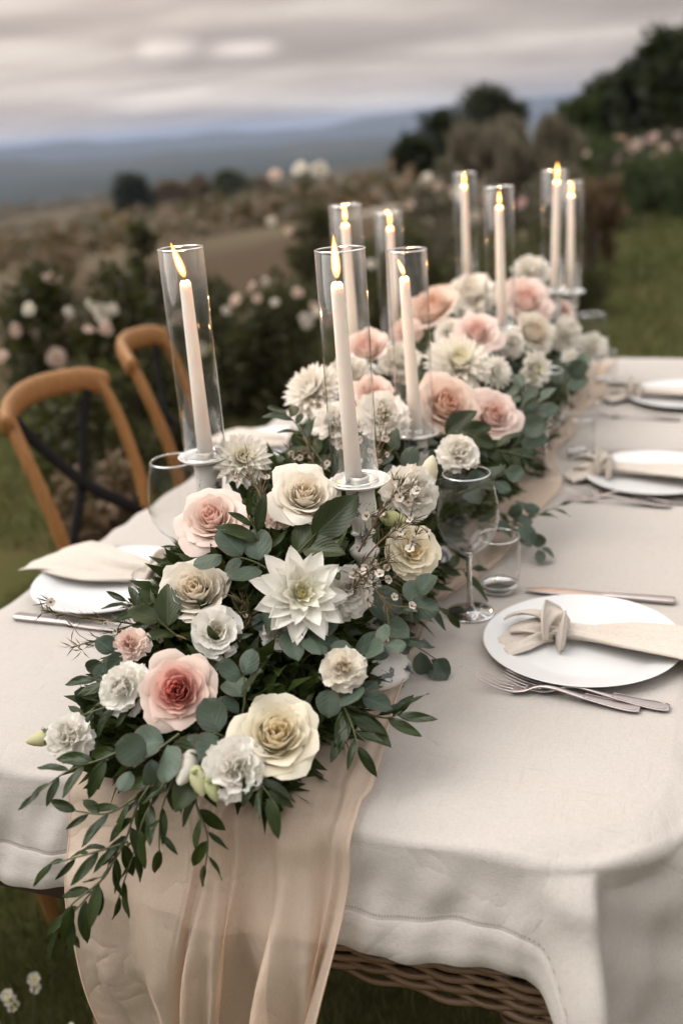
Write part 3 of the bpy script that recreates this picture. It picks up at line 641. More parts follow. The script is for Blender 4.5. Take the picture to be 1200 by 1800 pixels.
# ------------------------------------------------------------------ tablecloth
NS = 2000
co, cn, cs_, cper = rrect(TX0, TX1, TY0, TY1, TRAD, NS)
OVER = .192
psi = np.arctan2(cn[:, 1], cn[:, 0]); mxx = np.maximum(abs(np.cos(psi)), abs(np.sin(psi)))
corner = (mxx < .9999).astype(float)
T = np.where(corner > 0, np.minimum((OVER + TRAD) / mxx, 10) - TRAD, OVER)
# smooth the kinked corner length a little
ker = np.ones(25) / 25; T = np.convolve(np.concatenate([T[-12:], T, T[:12]]), ker, 'valid')
cw = np.exp(-((np.abs(((psi + R(45)) + math.pi) % (2 * math.pi) - math.pi)) / R(34)) ** 2) * corner   # front right corner weight
cwall = np.clip((1 - mxx) / (1 - math.sqrt(.5)), 0, 1)
T = T + .007 * np.sin(cs_ * 11.5 + .6) + .005 * np.sin(cs_ * 27 + 1.0) - .012 * (1 - cwall) + .075 * smooth(0, .14, cwall)
tt = np.concatenate([[0, .004, .012, .025, .04, .052], np.linspace(.06, 1, 40) * 1.0])
rows = []
vrow = np.concatenate([np.linspace(0, .25, 24), np.linspace(.275, 1, 38)])
xs = cs_
def fold(s, seedp=0):
    sh = lambda q: np.sign(np.sin(q)) * abs(np.sin(q)) ** 1.0 * (.6 + .4 * np.cos(q * 2 + .7))
    return (np.sin(s * 13.0 + .5 * np.sin(s * 5.1) + 1.1) * .55 + np.sin(s * 23.5 + 2.0 + seedp) * .28 + np.sin(s * 41 + .7) * .14)
def cloth_pos(i_s, t, lift=0.0):
    """t: path length out from the flat top; i_s: index array along the edge"""
    s = cs_[i_s]; lip = .034; rr = .013
    flat = np.minimum(t, lip); arc = np.clip(t - lip, 0, rr * math.pi / 2); fall = np.maximum(0, t - lip - rr * math.pi / 2)
    a = arc / rr
    out = flat + rr * np.sin(a); z = -.010 * (flat / lip) ** 1.3 - rr * (1 - np.cos(a)) - fall
    amt = np.clip(fall / .13, 0, 1.6); cwl = cwall[i_s]
    out = out + amt ** 1.2 * (.008 * fold(s) + .012) * (1 - .7 * cwl) + amt * .022
    # corner: the spare cloth stands out as two upright folds
    dpsi = ((psi[i_s] + R(45) + math.pi / 4) % (math.pi / 2)) - math.pi / 4
    dd = np.degrees(dpsi); prof = np.interp(dd, [-45, -40, -33, -27, -24, -21, -10, 4, 14, 22, 27, 31, 38, 45], [0, .10, .62, 1.0, .92, -.30, -.42, -.30, .2, .85, .9, .3, .05, 0])
    out = out + corner[i_s] * prof * (.020 * np.clip(fall / .025, 0, 1) + .038 * np.clip(fall / .15, 0, 1.6))
    out = out + .0028 * np.sin(s * 60 + t * 30) * np.clip(amt, 0, 1) + .0022 * np.sin(s * 37 - t * 55 + 1) * np.clip(amt, 0, 1)
    out = out + np.clip(fall / .05, 0, 1) * (.0014 * np.sin(s * 70 + t * 62 + 2 * np.sin(s * 9)) + .0010 * np.sin(s * 33 - t * 85 + 1.7 * np.sin(s * 14)) + .0018 * np.sin(s * 118 + t * 40))
    # soft wrinkles running diagonally below the lip
    z = z + .0024 * np.sin(s * 52 + t * 90 + 2 * np.sin(s * 11)) * np.exp(-((t - .05) / .03) ** 2)
    out = out + lift
    p = co[i_s] + cn[i_s] * np.asarray(out)[..., None]
    return np.stack([p[..., 0], p[..., 1], TZ + z], -1)
I = np.arange(NS)
cloth_rows = [cloth_pos(I, np.full(NS, -.0)) ]
for v in vrow[1:]: cloth_rows.append(cloth_pos(I, T * v))
# flat top as shrinking rounded rectangles, so that it is one continuous sheet
top_rows = []
for k in np.linspace(0, 1, 14)[:-1]:
    c = np.array([(TX0 + TX1) / 2, (TY0 + TY1) / 2]); q = c + (co - c) * k; top_rows.append(np.concatenate([q, TZ + .0012 * np.sin(q[:, :1] * 14) * np.sin(q[:, 1:] * 11) * (1 - k ** 6)], 1))
cloth = link('tablecloth', grid_mesh('tablecloth', np.array(top_rows + cloth_rows), True, 'linen')); tag(cloth, 'oatmeal linen tablecloth with hemstitched border draped over the table', 'tablecloth')
# doubled hem and the drawn-thread line above it
hem_rows = [cloth_pos(I, T - .046 + k, .0016 if 0 < j < 5 else .0002) for j, k in enumerate((0, .001, .015, .03, .0448, .0458))]
link('hem', grid_mesh('hem', np.array(hem_rows), True, 'linen'), cloth)
MAT['stitch_hole'] = m_simple('drawn_thread_gap', (.25, .20, .16), (.33, .27, .22), 30, .9)
st = MB()
sfine = np.arange(0, NS - 1, 1.03)
for row, off in ((0, .050), (1, .053)):
    if row: continue
    i0 = np.floor(sfine).astype(int); fr = sfine - i0
    Pa = cloth_pos(i0, T[i0] - off, .0009); Pb = cloth_pos(i0, T[i0] - off - .0022, .0009); Pa2 = cloth_pos((i0 + 1) % NS, T[(i0 + 1) % NS] - off, .0009); Pb2 = cloth_pos((i0 + 1) % NS, T[(i0 + 1) % NS] - off - .0022, .0009)
    A = Pa + (Pa2 - Pa) * fr[:, None]; B = Pb + (Pb2 - Pb) * fr[:, None]; d = (Pa2 - Pa) * .36
    V = np.stack([A - d / 2, A + d / 2, B + d / 2, B - d / 2], 1).reshape(-1, 3); F = np.arange(len(V)).reshape(-1, 4)
    so = link('hemstitch', raw_mesh('hemstitch', V, F, None, 'stitch_hole', False), cloth); so['kind'] = 'stuff'

# ------------------------------------------------------------------ runner: sheer cloth lying down the table and over the front
def runner():
    nu = 190
    ys = np.concatenate([np.linspace(3.05, 1.25, 46), np.linspace(1.22, TY0, 20)])
    u = np.linspace(0, 1, nu)
    def gather(x0, xm, x1, um): return np.where(u < um, x0 + (xm - x0) * (u / um), xm + (x1 - xm) * ((u - um) / (1 - um)))
    def pleat(q, d):      # irregular soft pleats; q across the gathered part 0..1, d how far down
        ph = (q + .12 * np.sin(q * 5 + d * 3)) * 2 * math.pi * 3.3 + 1.3 * math.sin(d * 4.2) + .4
        big = .95 * np.sin(ph) ; big = np.where(big > 0, big, big * .6)
        return big + .40 * np.sin(ph * 1.83 + 1.2 + d * 6) + .26 * np.sin(ph * 3.7 + 2.1 - d * 8)
    rows = []
    for y in ys:
        k = smooth(1.35, TY0, y) if False else float(1 - smooth(TY0, 1.3, y))
        x0 = lerp(-.765, -.715, k) + .010 * math.sin(y * 9) * (1 - k); x1 = float(np.interp(y, [.905, 1.2, 1.45, 2.0], [-.352, -.398, -.350, -.318])) + (.016 * math.sin(y * 7 + 1) + .012 * math.sin(y * 17)) * (1 - k) - 0 * k
        um = .36; x = gather(x0, lerp(-.58, -.555, k), x1, um)
        q = np.clip((u - um) / (1 - um), 0, 1); pl = smooth(um - .05, um + .15, u)
        zz = .003 + .002 * np.sin(u * 19 + y * 6) + pl * lerp(.006, .011, k) * (1 + pleat(q, (y - TY0) * -.5))
        x = x + pl * .006 * np.sin(q * 19 + y * 8)
        rows.append(np.stack([x, np.full(nu, y), TZ + .0015 + np.maximum(zz, .001)], -1))
    for t in np.concatenate([np.linspace(.004, .07, 16), np.linspace(.08, .72, 70)]):
        lip, rr = .030, .022
        flat = min(t, lip); arc = min(max(t - lip, 0), rr * math.pi / 2); fall = max(0, t - lip - rr * math.pi / 2); a = arc / rr
        out = flat + rr * math.sin(a); z = TZ - .009 * flat / lip - rr * (1 - math.cos(a)) - fall
        d = float(smooth(0, .55, fall))
        x0 = lerp(-.715, -.632, d); x1 = lerp(-.352, -.430, d); um = .36; xm = lerp(-.555, -.575, d)
        x = gather(x0, xm, x1, um); q = np.clip((u - um) / (1 - um), 0, 1); pl = smooth(um - .05, um + .15, u)
        amp = lerp(.012, .034, float(smooth(0, .22, fall))) * pl; P = pleat(q, fall)
        x = x + pl * .014 * np.cos(q * 2 * math.pi * 3.6 + 1.1 * math.sin(fall * 4.2)) * float(smooth(0, .2, fall)) - pl * (1 - q) * .02 * d
        o = out + .006 + .030 * float(smooth(0, .14, fall)) + amp * (P + .95) + (1 - pl) * (.040 + .016 * np.sin(u * 13 + fall * 7 + 1.5 * math.sin(fall * 9)) + .009 * np.sin(u * 31 - fall * 11) + .006 * np.sin(u * 9 + fall * 34)) * float(smooth(0, .2, fall))
        w = 1 - float(smooth(0, .05, t)); zz = z + .004 + w * pl * .009 * (1 + P)
        rows.append(np.stack([x, TY0 - o, np.broadcast_to(zz, x.shape)], -1))
    return np.array(rows)
RP = runner()
# ease the table part into the hanging part across the pleats
r_ = link('table_runner', grid_mesh('table_runner', RP, False, 'chiffon')); tag(r_, 'sheer beige chiffon runner falling in folds over the table front', 'table runner')
edge = MB()
for c in (0, -1): edge.tube(RP[:, c], .0012, 5)
link('rolled_edge', edge.mesh('rolled_edge', 'chiffon'), r_)

# ------------------------------------------------------------------ chairs
def make_chair(label, loc, rz):
    """cross-back chair facing +X, origin on the ground under the seat middle"""
    t = thing('cross_back_chair', label, 'chair', loc, rz, 'cross-back chairs along the left side of the table')
    W = .19
    def post(s):
        k = spline([(-.30, s * .175, 0), (-.235, s * .18, .28), (-.20, s * .185, .46), (-.215, s * .195, .62), (-.265, s * .20, .80), (-.31, s * .185, .905)], 30)
        return MB().tube(k, np.interp(k[:, 2], [0, .46, .9], [.0145, .0172, .0162]), 12).mesh('rear_post', 'wood')
    for s in (1, -1): link('rear_post', post(s), t)
    k = spline([(-.285, -.215, .868), (-.318, -.16, .893), (-.352, -.07, .902), (-.360, 0, .904), (-.352, .07, .902), (-.318, .16, .893), (-.285, .215, .868)], 40)
    rp = tube_pts(k, np.concatenate([[.010, .019], np.full(36, .0175), [.015, .009]]), 14, True, 1.9, (0, 0, 1)); rp[..., 2] -= .004
    link('top_rail', grid_mesh('top_rail', rp, True, 'wood'), t)
    for s in (1, -1):
        k = spline([(-.312, s * .165, .868), (-.300, s * .10, .78), (-.262, 0, .655), (-.222, -s * .13, .545), (-.19, -s * .205, .475), (-.12, -s * .235, .44), (-.02, -s * .235, .42)], 40)
        if s < 0: k[:, 0] += .012
        link('cross_strap', grid_mesh('cross_strap', tube_pts(k, .0185, 8, True, .25, (1, 0, .25)), True, 'black_metal'), t)
    a = np.linspace(0, 2 * math.pi, 48, endpoint=False)
    sx = np.sign(np.cos(a)) * abs(np.cos(a)) ** .62 * .205; sy = np.sign(np.sin(a)) * abs(np.sin(a)) ** .62 * np.where(np.cos(a) > 0, .225, .19)
    sr = lambda k, z: np.stack([sx * k, sy * k, np.full(48, z)], -1)
    link('seat_frame', grid_mesh('seat_frame', np.stack([sr(.84, .438), sr(.97, .438), sr(1.0, .45), sr(1.0, .462), sr(.975, .474), sr(.86, .474)]), True, 'wood'), t)
    link('seat', grid_mesh('seat', np.stack([sr(.87, .466), sr(.8, .475), sr(.5, .470), sr(.2, .466), sr(.01, .465)]), True, 'rush'), t)
    for s in (1, -1):
        k = spline([(.16, s * .185, .45), (.17, s * .195, .22), (.19, s * .205, 0)], 12); link('front_leg', MB().tube(k, np.linspace(.019, .014, 12), 10).mesh('front_leg', 'wood'), t)
        link('stretcher', MB().tube([(-.255, s * .178, .2), (.17, s * .196, .2)], .010, 8).mesh('stretcher', 'wood'), t)
    link('stretcher', MB().tube([(.175, -.198, .24), (.175, .198, .24)], .010, 8).mesh('stretcher', 'wood'), t)
    return t
ch = make_chair('honey wood cross-back chair nearest the camera, whole back in view', (-1.275, 2.10, 0), R(0))
for lab, loc, rz in (('honey wood cross-back chair half hidden behind the left candle glass', (-1.365, 2.765, 0), R(16)), ('chair at the left picture edge, only its front leg showing below the cloth', (-1.37, 1.09, 0), R(2))):
    c = copy_tree(ch); c['label'] = lab; c.location = loc; c.rotation_euler = (0, 0, rz)
# ------------------------------------------------------------------ plates
plate_me = lathe_mesh('plate', [(0, .0045), (.085, .0045), (.098, .0062), (.112, .0115), (.1345, .0165), (.1368, .0172), (.1372, .0162), (.134, .0142), (.112, .0085), (.096, .0010), (.088, .0006), (.087, .0026), (0, .0028)], 'ceramic', 72)
ring_me = lathe_mesh('foot_ring', [(.080, .003), (.080, .0), (.086, .0), (.086, .003)], 'ceramic', 60)
def plate(label, x, y):
    t = thing('dinner_plate', label, 'plate', (x, y, TZ + .0015), random.random() * 6, 'white dinner plates')
    link('plate_body', plate_me, t); link('foot_ring', ring_me, t); return t
PL = {}
pr1 = at_z(1022, 1126, TZ + .012); pr2 = at_z(1148, 833, TZ + .012); pr3 = at_z(1200, 695, TZ + .012); pl1 = at_z(200, 1020, TZ + .012); pl2 = at_z(470, 782, TZ + .012)
plate('white dinner plate nearest the camera on the right side', pr1[0], pr1[1])
plate('white dinner plate in the middle of the right side', pr2[0], pr2[1])
plate('white dinner plate farthest away on the right side', pr3[0], pr3[1])
plate('white dinner plate at the near left place', pl1[0], pl1[1])
plate('white dinner plate at the far left place, behind the flowers', pl2[0], pl2[1])

# ------------------------------------------------------------------ napkins: linen drawn through a loose overhand knot
def ribbon(path, width, thick, roll, wr=0.0, nu=21, seed=0, up=(0, 0, 1)):
    """a soft folded band of cloth swept along a path; closed flattened section with a few folds"""
    path = spline(path, 40); n = len(path); W = np.interp(np.linspace(0, 1, n), np.linspace(0, 1, len(width)), width); H = np.interp(np.linspace(0, 1, n), np.linspace(0, 1, len(thick)), thick)
    RO = np.interp(np.linspace(0, 1, n), np.linspace(0, 1, len(roll)), roll)
    T = np.gradient(path, axis=0); T /= np.linalg.norm(T, axis=1)[:, None]; S = np.cross(T, np.array(up, float)); S /= np.linalg.norm(S, axis=1)[:, None] + 1e-9; N = np.cross(S, T)
    a = np.linspace(0, 2 * math.pi, nu * 2, endpoint=False); rows = []
    for i in range(n):
        c, s = math.cos(RO[i]), math.sin(RO[i]); S2 = S[i] * c + N[i] * s; N2 = N[i] * c - S[i] * s
        q = np.cos(a); e = np.sign(np.sin(a)) * abs(np.sin(a)) ** 1.0
        f = wr * H[i] * (np.sin(q * 5.2 + seed + i * .05) + .6 * np.sin(q * 11 + seed * 2 - i * .04)) * (np.sin(a) > 0)
        rows.append(path[i] + (q * W[i] / 2)[:, None] * S2 + (e * H[i] / 2 + f)[:, None] * N2)
    rows = [np.repeat(rows[0].mean(0)[None], nu * 2, 0)] + rows + [np.repeat(rows[-1].mean(0)[None], nu * 2, 0)]
    return grid_mesh('napkin_cloth', np.array(rows), True, 'napkin')
def make_napkin(label, loc, rz):
    """local +X runs along the tail; the knot sits at the origin"""
    t = thing('knotted_napkin', label, 'napkin', loc, rz, 'knotted linen napkins')
    link('tail', ribbon([(-.004, 0, .017), (.03, -.001, .016), (.08, -.004, .017), (.13, -.008, .021), (.175, -.012, .0235), (.205, -.016, .019), (.24, -.022, .008)], [.030, .036, .066, .090, .104, .112, .108], [.016, .016, .015, .012, .009, .007, .004], [.5, .35, .15, .05, 0, -.03], .34, seed=1), t)
    link('tail_underfold', ribbon([(.0, .004, .012), (.05, .014, .012), (.11, .022, .014), (.17, .016, .0185), (.21, .004, .012)], [.02, .032, .055, .06, .05], [.012, .012, .010, .007, .004], [-.4, -.2, 0, 0], .15, seed=3), t)
    # the wrap that closes the knot, a band that loops round the neck of the tail
    a = np.linspace(-.35, 1.85, 9) * math.pi
    link('knot_wrap', ribbon([(.004 + .010 * math.cos(q * .5) - .004, .023 * math.cos(q + 2.0), .019 + .0155 * math.sin(q + 2.0)) for q in a], [.024, .036, .046, .050, .044, .036, .026], [.004, .006, .007, .007, .006, .005, .003], [.3, .15, 0, -.1, -.25], .45, seed=5, up=(1, .12, 0)), t)
    link('knot_fold', ribbon([(-.010, -.026, .014), (-.012, -.014, .031), (-.004, .004, .0375), (.010, .019, .030), (.016, .026, .012)], [.026, .042, .052, .044, .028], [.003, .005, .006, .005, .003], [.5, .25, 0, -.2], .5, seed=7, up=(1, .5, .3)), t)
    # two short ends spread out behind the knot
    link('napkin_end', ribbon([(-.004, .004, .022), (-.022, .012, .031), (-.043, .022, .030), (-.066, .030, .021)], [.024, .034, .046, .050], [.008, .006, .004, .0025], [-.5, -.7, -.5, -.2], .7, seed=2), t)
    link('napkin_end', ribbon([(-.004, -.006, .015), (-.024, -.016, .018), (-.045, -.030, .014), (-.068, -.045, .0075)], [.022, .036, .048, .050], [.007, .006, .004, .0025], [.5, .35, .15, 0], .7, seed=9), t)
    link('napkin_end', ribbon([(-.002, 0, .018), (-.024, -.003, .022), (-.046, -.006, .020), (-.062, -.009, .016)], [.022, .036, .040, .036], [.008, .007, .005, .003], [.1, .0, -.2, -.3], .7, seed=4), t)
    return t
k1 = at_z(976, 1108, TZ + .022)
nap = make_napkin('beige knotted napkin on the nearest right plate', (k1[0], k1[1], TZ + .004), R(1))
def place_napkin(label, px, py, rz, s=1.0):
    c = copy_tree(nap); p = at_z(px, py, TZ + .022); c.location = (p[0], p[1], TZ + .004); c.rotation_euler = (0, 0, R(rz)); c['label'] = label; c.scale = (s, s, s)
place_napkin('beige knotted napkin on the middle right plate', 1062, 822, -1)
place_napkin('beige knotted napkin on the farthest right plate', 1115, 688, 3)
place_napkin('beige napkin on the near left plate, its end hanging past the rim', 290, 1010, 177, 1.14)
place_napkin('beige napkin on the far left plate behind the flowers', 520, 775, 181)

# ------------------------------------------------------------------ cutlery
def bar(stations, nu=10):
    """stations: (x, z, halfwidth, halfthick) -> solid bar along x"""
    K = spline(stations, 46); a = np.linspace(0, 2 * math.pi, nu, endpoint=False)
    rows = [np.stack([np.full(nu, k[0]), k[2] * np.sign(np.cos(a)) * abs(np.cos(a)) ** .6, k[1] + k[3] * np.sign(np.sin(a)) * abs(np.sin(a)) ** .7], -1) for k in K]
    rows = [np.repeat(rows[0].mean(0)[None], nu, 0)] + rows + [np.repeat(rows[-1].mean(0)[None], nu, 0)]
    return np.array(rows)
fh = grid_mesh('fork_handle', bar([(.0, .0022, .0075, .0012), (.008, .0024, .0100, .0015), (.03, .0032, .0095, .0016), (.07, .0075, .0062, .0016), (.105, .0125, .0036, .0017), (.122, .0125, .0030, .0018), (.134, .0095, .0038, .0016), (.145, .0055, .0085, .0011), (.156, .0040, .0118, .0009), (.163, .0042, .0122, .0009)]), True, 'steel')
groove = MB()
for s in (1, -1): groove.tube(spline([(.004, s * .004, .0036), (.01, s * .0078, .0040), (.035, s * .0070, .0052), (.07, s * .0045, .0095)], 14), .0006, 5)
groove_me = groove.mesh('handle_bead', 'steel')
tine_me = grid_mesh('fork_tine', bar([(.160, .0042, .0016, .0009), (.175, .0056, .00135, .0009), (.19, .0092, .0012, .0008), (.205, .0148, .0010, .0007), (.211, .0176, .0004, .0004)], 6), True, 'steel')
def fork(label, px, py, rz, tilt=0.0, lift=0.0):
    p = at_z(px, py, TZ + .003 + lift); t = thing('fork', label, 'fork', (p[0], p[1], TZ + .0022 + lift), 0, 'steel table forks'); t.rotation_euler = (R(tilt), 0, R(rz))
    link('handle', fh, t); link('handle_bead', groove_me, t)
    for k in range(4): link('tine', tine_me, t, Matrix.Translation((0, (k - 1.5) * .0071, 0)))
    return t
fork('steel fork nearest the table edge, its handle overlapping the other fork', 1124, 1248, 180 - 4.5)
fork('steel fork between the near right plate and the other fork', 1176, 1246, 180 - 3.4, 0, .0)
fork('steel fork nearer the camera at the middle right place', 1178, 890, 180 - 3)
fork('steel fork beside the middle right plate rim', 1200, 884, 180 - 6)
fork('steel fork at the farthest right place', 1196, 737, 180 - 3)
q = at_z(200, 962, TZ)
fork('steel fork beyond the near left plate', 150, 968, -2); fork('outer steel fork beyond the near left plate', 135, 962, -4)
kb = grid_mesh('knife_blade', bar([(.105, .0045, .006, .0024), (.112, .0045, .0085, .0016), (.15, .0046, .0100, .0011), (.19, .0046, .0102, .0010), (.212, .0046, .0078, .0009), (.226, .0046, .0025, .0007)]), True, 'steel')
kh = grid_mesh('knife_handle', bar([(0, .0045, .0072, .0032), (.006, .0045, .0096, .0042), (.04, .0045, .0090, .0042), (.085, .0045, .0070, .0038), (.104, .0045, .0062, .0034), (.107, .0045, .0070, .0036)]), True, 'steel')
def knife(label, px, py, rz):
    p = at_z(px, py, TZ + .005); t = thing('table_knife', label, 'knife', (p[0], p[1], TZ + .0012), R(rz), 'steel table knives'); link('handle', kh, t); link('blade', kb, t); return t
k0 = at_z(922, 1036, TZ + .005)
t = knife('steel table knife behind the nearest right plate', 1200, 1056, 180); t.location = (k0[0] + .226, k0[1] + .004, TZ + .0012); t.rotation_euler = (0, 0, R(181))
knife('steel table knife at the near left place', 27, 1083, -1)
knife('steel table knife behind the middle right plate', 1215, 797, 181)

# ------------------------------------------------------------------ glasses
wb = [(.0045, .088), (.010, .0905), (.021, .098), (.0325, .110), (.0395, .125), (.0425, .142), (.0418, .158), (.0385, .178), (.0345, .196), (.0322, .2045), (.0316, .2052), (.0310, .2045)]
bowl_me = lathe_mesh('bowl', wb, 'bowl', 56)
rim_me = lathe_mesh('rim', [(.0311 + .0009 * math.cos(a), .2046 + .0009 * math.sin(a)) for a in np.linspace(0, 2 * math.pi, 9)], 'rim', 56)
stem_me = lathe_mesh('stem', [(0, .0915), (.006, .0905), (.0052, .086), (.0038, .078), (.0034, .05), (.0036, .025), (.0052, .012), (.009, .006)], 'solid_glass', 24)
foot_me = lathe_mesh('foot', [(.009, .006), (.018, .0034), (.030, .0020), (.0335, .0014), (.034, .0006), (.033, 0), (0, .0)], 'solid_glass', 48)
def wine_glass(label, px, py, s=1.0):
    p = at_z(px, py, TZ + .002); t = thing('wine_glass', label, 'wine glass', (p[0], p[1], TZ + .001), 0, 'stemmed wine glasses'); t.scale = (s, s, s)
    link('bowl', bowl_me, t); link('rim', rim_me, t); link('stem', stem_me, t); link('foot', foot_me, t); return t
tb_me = lathe_mesh('tumbler_wall', [(.0235, .010), (.0265, .016), (.0290, .030), (.0298, .045), (.0290, .062), (.0272, .078), (.0268, .0785), (.0264, .078)], 'bowl', 48)
tbb_me = lathe_mesh('tumbler_base', [(0, .0105), (.020, .0105), (.0236, .0115), (.0248, .008), (.0230, .001), (.020, 0), (0, 0)], 'solid_glass', 48)
trim_me = lathe_mesh('tumbler_rim', [(.0268 + .0008 * math.cos(a), .0782 + .0008 * math.sin(a)) for a in np.linspace(0, 2 * math.pi, 9)], 'rim', 48)
def tumbler(label, px, py, s=1.0):
    p = at_z(px, py, TZ + .002); t = thing('water_tumbler', label, 'tumbler', (p[0], p[1], TZ + .001), 0, 'small water tumblers'); t.scale = (s, s, s)
    link('wall', tb_me, t); link('rim', trim_me, t); link('base', tbb_me, t); return t
wine_glass('empty wine glass nearest the camera, right of the flowers', 826, 1076, 1.10)
tumbler('small empty tumbler standing just behind the nearest wine glass', 877, 1036, 1.18)
wine_glass('empty wine glass by the middle right plate', 958, 838, 1.10)
tumbler('small tumbler left of the middle right plate', 1018, 800, 1.12)
wine_glass('wine glass at the farthest right place', 1035, 705, 1.10)
tumbler('small tumbler left of the farthest right plate', 1062, 672, 1.12)
wine_glass('wine glass at the near left place, behind the blush rose', 338, 1052, 1.17)
tumbler('small tumbler in front of the near left napkin', 283, 1100, 1.18)

# ------------------------------------------------------------------ candles
def stick_profile(h):
    z = lambda f: f * h
    return [(0, 0), (.050, 0), (.0535, .003), (.0535, .010), (.051, .013), (.0495, .016), (.047, .024), (.040, .034), (.031, .043), (.024, .050), (.0205, .055)], \
           [(.0205, .055), (.0225, .059), (.0205, .063), (.014, .068), (.0125, z(.28)), (.016, z(.31)), (.023, z(.36)), (.0245, z(.41)), (.021, z(.47)), (.0145, z(.53)), (.0115, z(.58)), (.0125, z(.62)), (.019, z(.65)), (.020, z(.665)), (.0165, z(.68)), (.0115, z(.70)), (.0110, z(.735)), (.0135, z(.75)), (.0165, z(.757)), (.0130, z(.77))], \
           [(.0130, z(.77)), (.0140, z(.80)), (.0185, z(.84)), (.0198, z(.88)), (.0182, z(.94)), (.0190, h - .002), (0, h - .001)]
def make_stick(h):
    return [lathe_mesh(n, p, 'chippy', 40) for n, p in zip(('base', 'turned_stem', 'top_cup'), stick_profile(h))]
STICKS = {.276: make_stick(.276), .230: make_stick(.230)}
dish_me = lathe_mesh('dish', [(0, .0035), (.030, .0035), (.036, .0050), (.0385, .0068), (.0392, .0064), (.0375, .0040), (.031, .0005), (.018, 0), (0, 0)], 'silver', 56)
holder_me = lathe_mesh('candle_socket', [(.0128, .0035), (.0132, .0115), (.0118, .0120), (.0115, .0035)], 'silver', 32)
GH, GR = .292, .0300
glass_me = lathe_mesh('glass_wall', [(GR - .0013, .0042), (GR, .0042), (GR, GH), (GR - .0013, GH)], 'glass', 72)
glass_rim = lathe_mesh('glass_rim', [(GR - .0006 + .0011 * math.cos(a), GH + .0009 * math.sin(a)) for a in np.linspace(0, 2 * math.pi, 9)], 'rim', 72)
glass_low = lathe_mesh('glass_foot', [(GR - .0006 + .0012 * math.cos(a), .0050 + .0010 * math.sin(a)) for a in np.linspace(0, 2 * math.pi, 9)], 'rim', 72)
def wax_me(h):
    return lathe_mesh('wax', [(0, .004), (.0112, .004), (.0112, .012), (.0098, h * .4), (.0080, h - .010), (.0072, h - .004), (.0050, h - .0005), (.0025, h - .001), (0, h - .0015)], 'wax', 28)
flame_prof = [(0, 0), (.0026, .002), (.0050, .007), (.0060, .013), (.0058, .022), (.0045, .033), (.0026, .042), (.0009, .049), (0, .052)]
flame_me = lathe_mesh('flame', flame_prof, 'flame', 16)
wick_me = MB().tube([(0, 0, -.003), (.0003, 0, .004), (.0012, .0005, .009)], .0009, 6).mesh('wick', 'wick')
def candle_set(where, x, y, h, ch, lean=(0, 0), fs=1.0, fl=(0, 0), goff=(0, 0)):
    rz = random.random() * 6
    s = thing('candlestick', 'distressed white turned candlestick ' + where, 'candlestick', (x, y, TZ + .006), rz, 'distressed white candlesticks')
    for n, m in zip(('base', 'turned_stem', 'top_cup'), STICKS[h]): link(n, m, s)
    zt = TZ + .006 + h - .001
    d = thing('candle_dish', 'silvery round candle dish ' + where, 'dish', (x, y, zt), rz, 'silvery candle dishes'); link('dish_plate', dish_me, d); link('candle_socket', holder_me, d)
    gl = thing('glass_cylinder', 'tall clear glass cylinder ' + where, 'glass cylinder', (x + goff[0], y + goff[1], zt + .0005), 0, 'glass candle cylinders')
    link('glass_wall', glass_me, gl); link('rim', glass_rim, gl); link('glass_foot', glass_low, gl)
    oa = random.uniform(-.0075, .0075); ob = random.uniform(-.004, .006)
    c = thing('taper_candle', 'lit white taper candle ' + where, 'candle', (x + goff[0] + oa * .3, y + goff[1] + ob * .3, zt), 0, 'lit taper candles'); c.rotation_euler = (R(lean[0]) - ob * 2.5, R(lean[1]) + oa * 2.5, 0)
    link('wax', wax_me(ch), c); w = link('wick', wick_me, c, Matrix.Translation((0, 0, ch)))
    link('flame', flame_me, c, Matrix.Translation((.0006, 0, ch + .003)) @ Matrix.Rotation(R(fl[1]), 4, 'Y') @ Matrix.Rotation(R(fl[0]), 4, 'X') @ Matrix.Diagonal((fs * random.uniform(.9, 1.1), fs * random.uniform(.9, 1.1), fs * random.uniform(.82, 1.02), 1)))
    # the light the flame itself gives
    ld = bpy.data.lights.new('flame_light', 'POINT'); ld.energy = .85 * fs; ld.color = (1, .46, .16); ld.shadow_soft_size = .005
    lo = bpy.data.objects.new('flame_light', ld); COL.objects.link(lo); lo.parent = c; lo.location = (.0006, 0, ch + .024 * fs)
candle_set('at far left, behind the blush rose', -.685, 1.23, .276, .250, fs=.95, fl=(-3, -20))
candle_set('nearest the camera, right of the ivory rose', -.430, 1.161, .276, .255, fs=1.0, goff=(-.007, .004))
candle_set('just behind and right of the nearest one', -.463, 1.523, .230, .252, lean=(0, -2.2), fs=.62, fl=(0, -20))
candle_set('directly behind the nearest candle', -.670, 1.83, .276, .260, fs=.75)
candle_set('at the back left, right of the pair of front rims', -.705, 2.19, .230, .262, fs=.62)
candle_set('left one of the back group', -.661, 2.711, .276, .264, fs=.62)
candle_set('second of the back group, above the pink rose', -.449, 2.124, .276, .255, lean=(0, -1.5), fs=.62)
candle_set('third of the back group, tallest flame', -.418, 2.612, .276, .268, fs=.85)
candle_set('rightmost of the back group', -.413, 2.875, .230, .262, fs=.7)
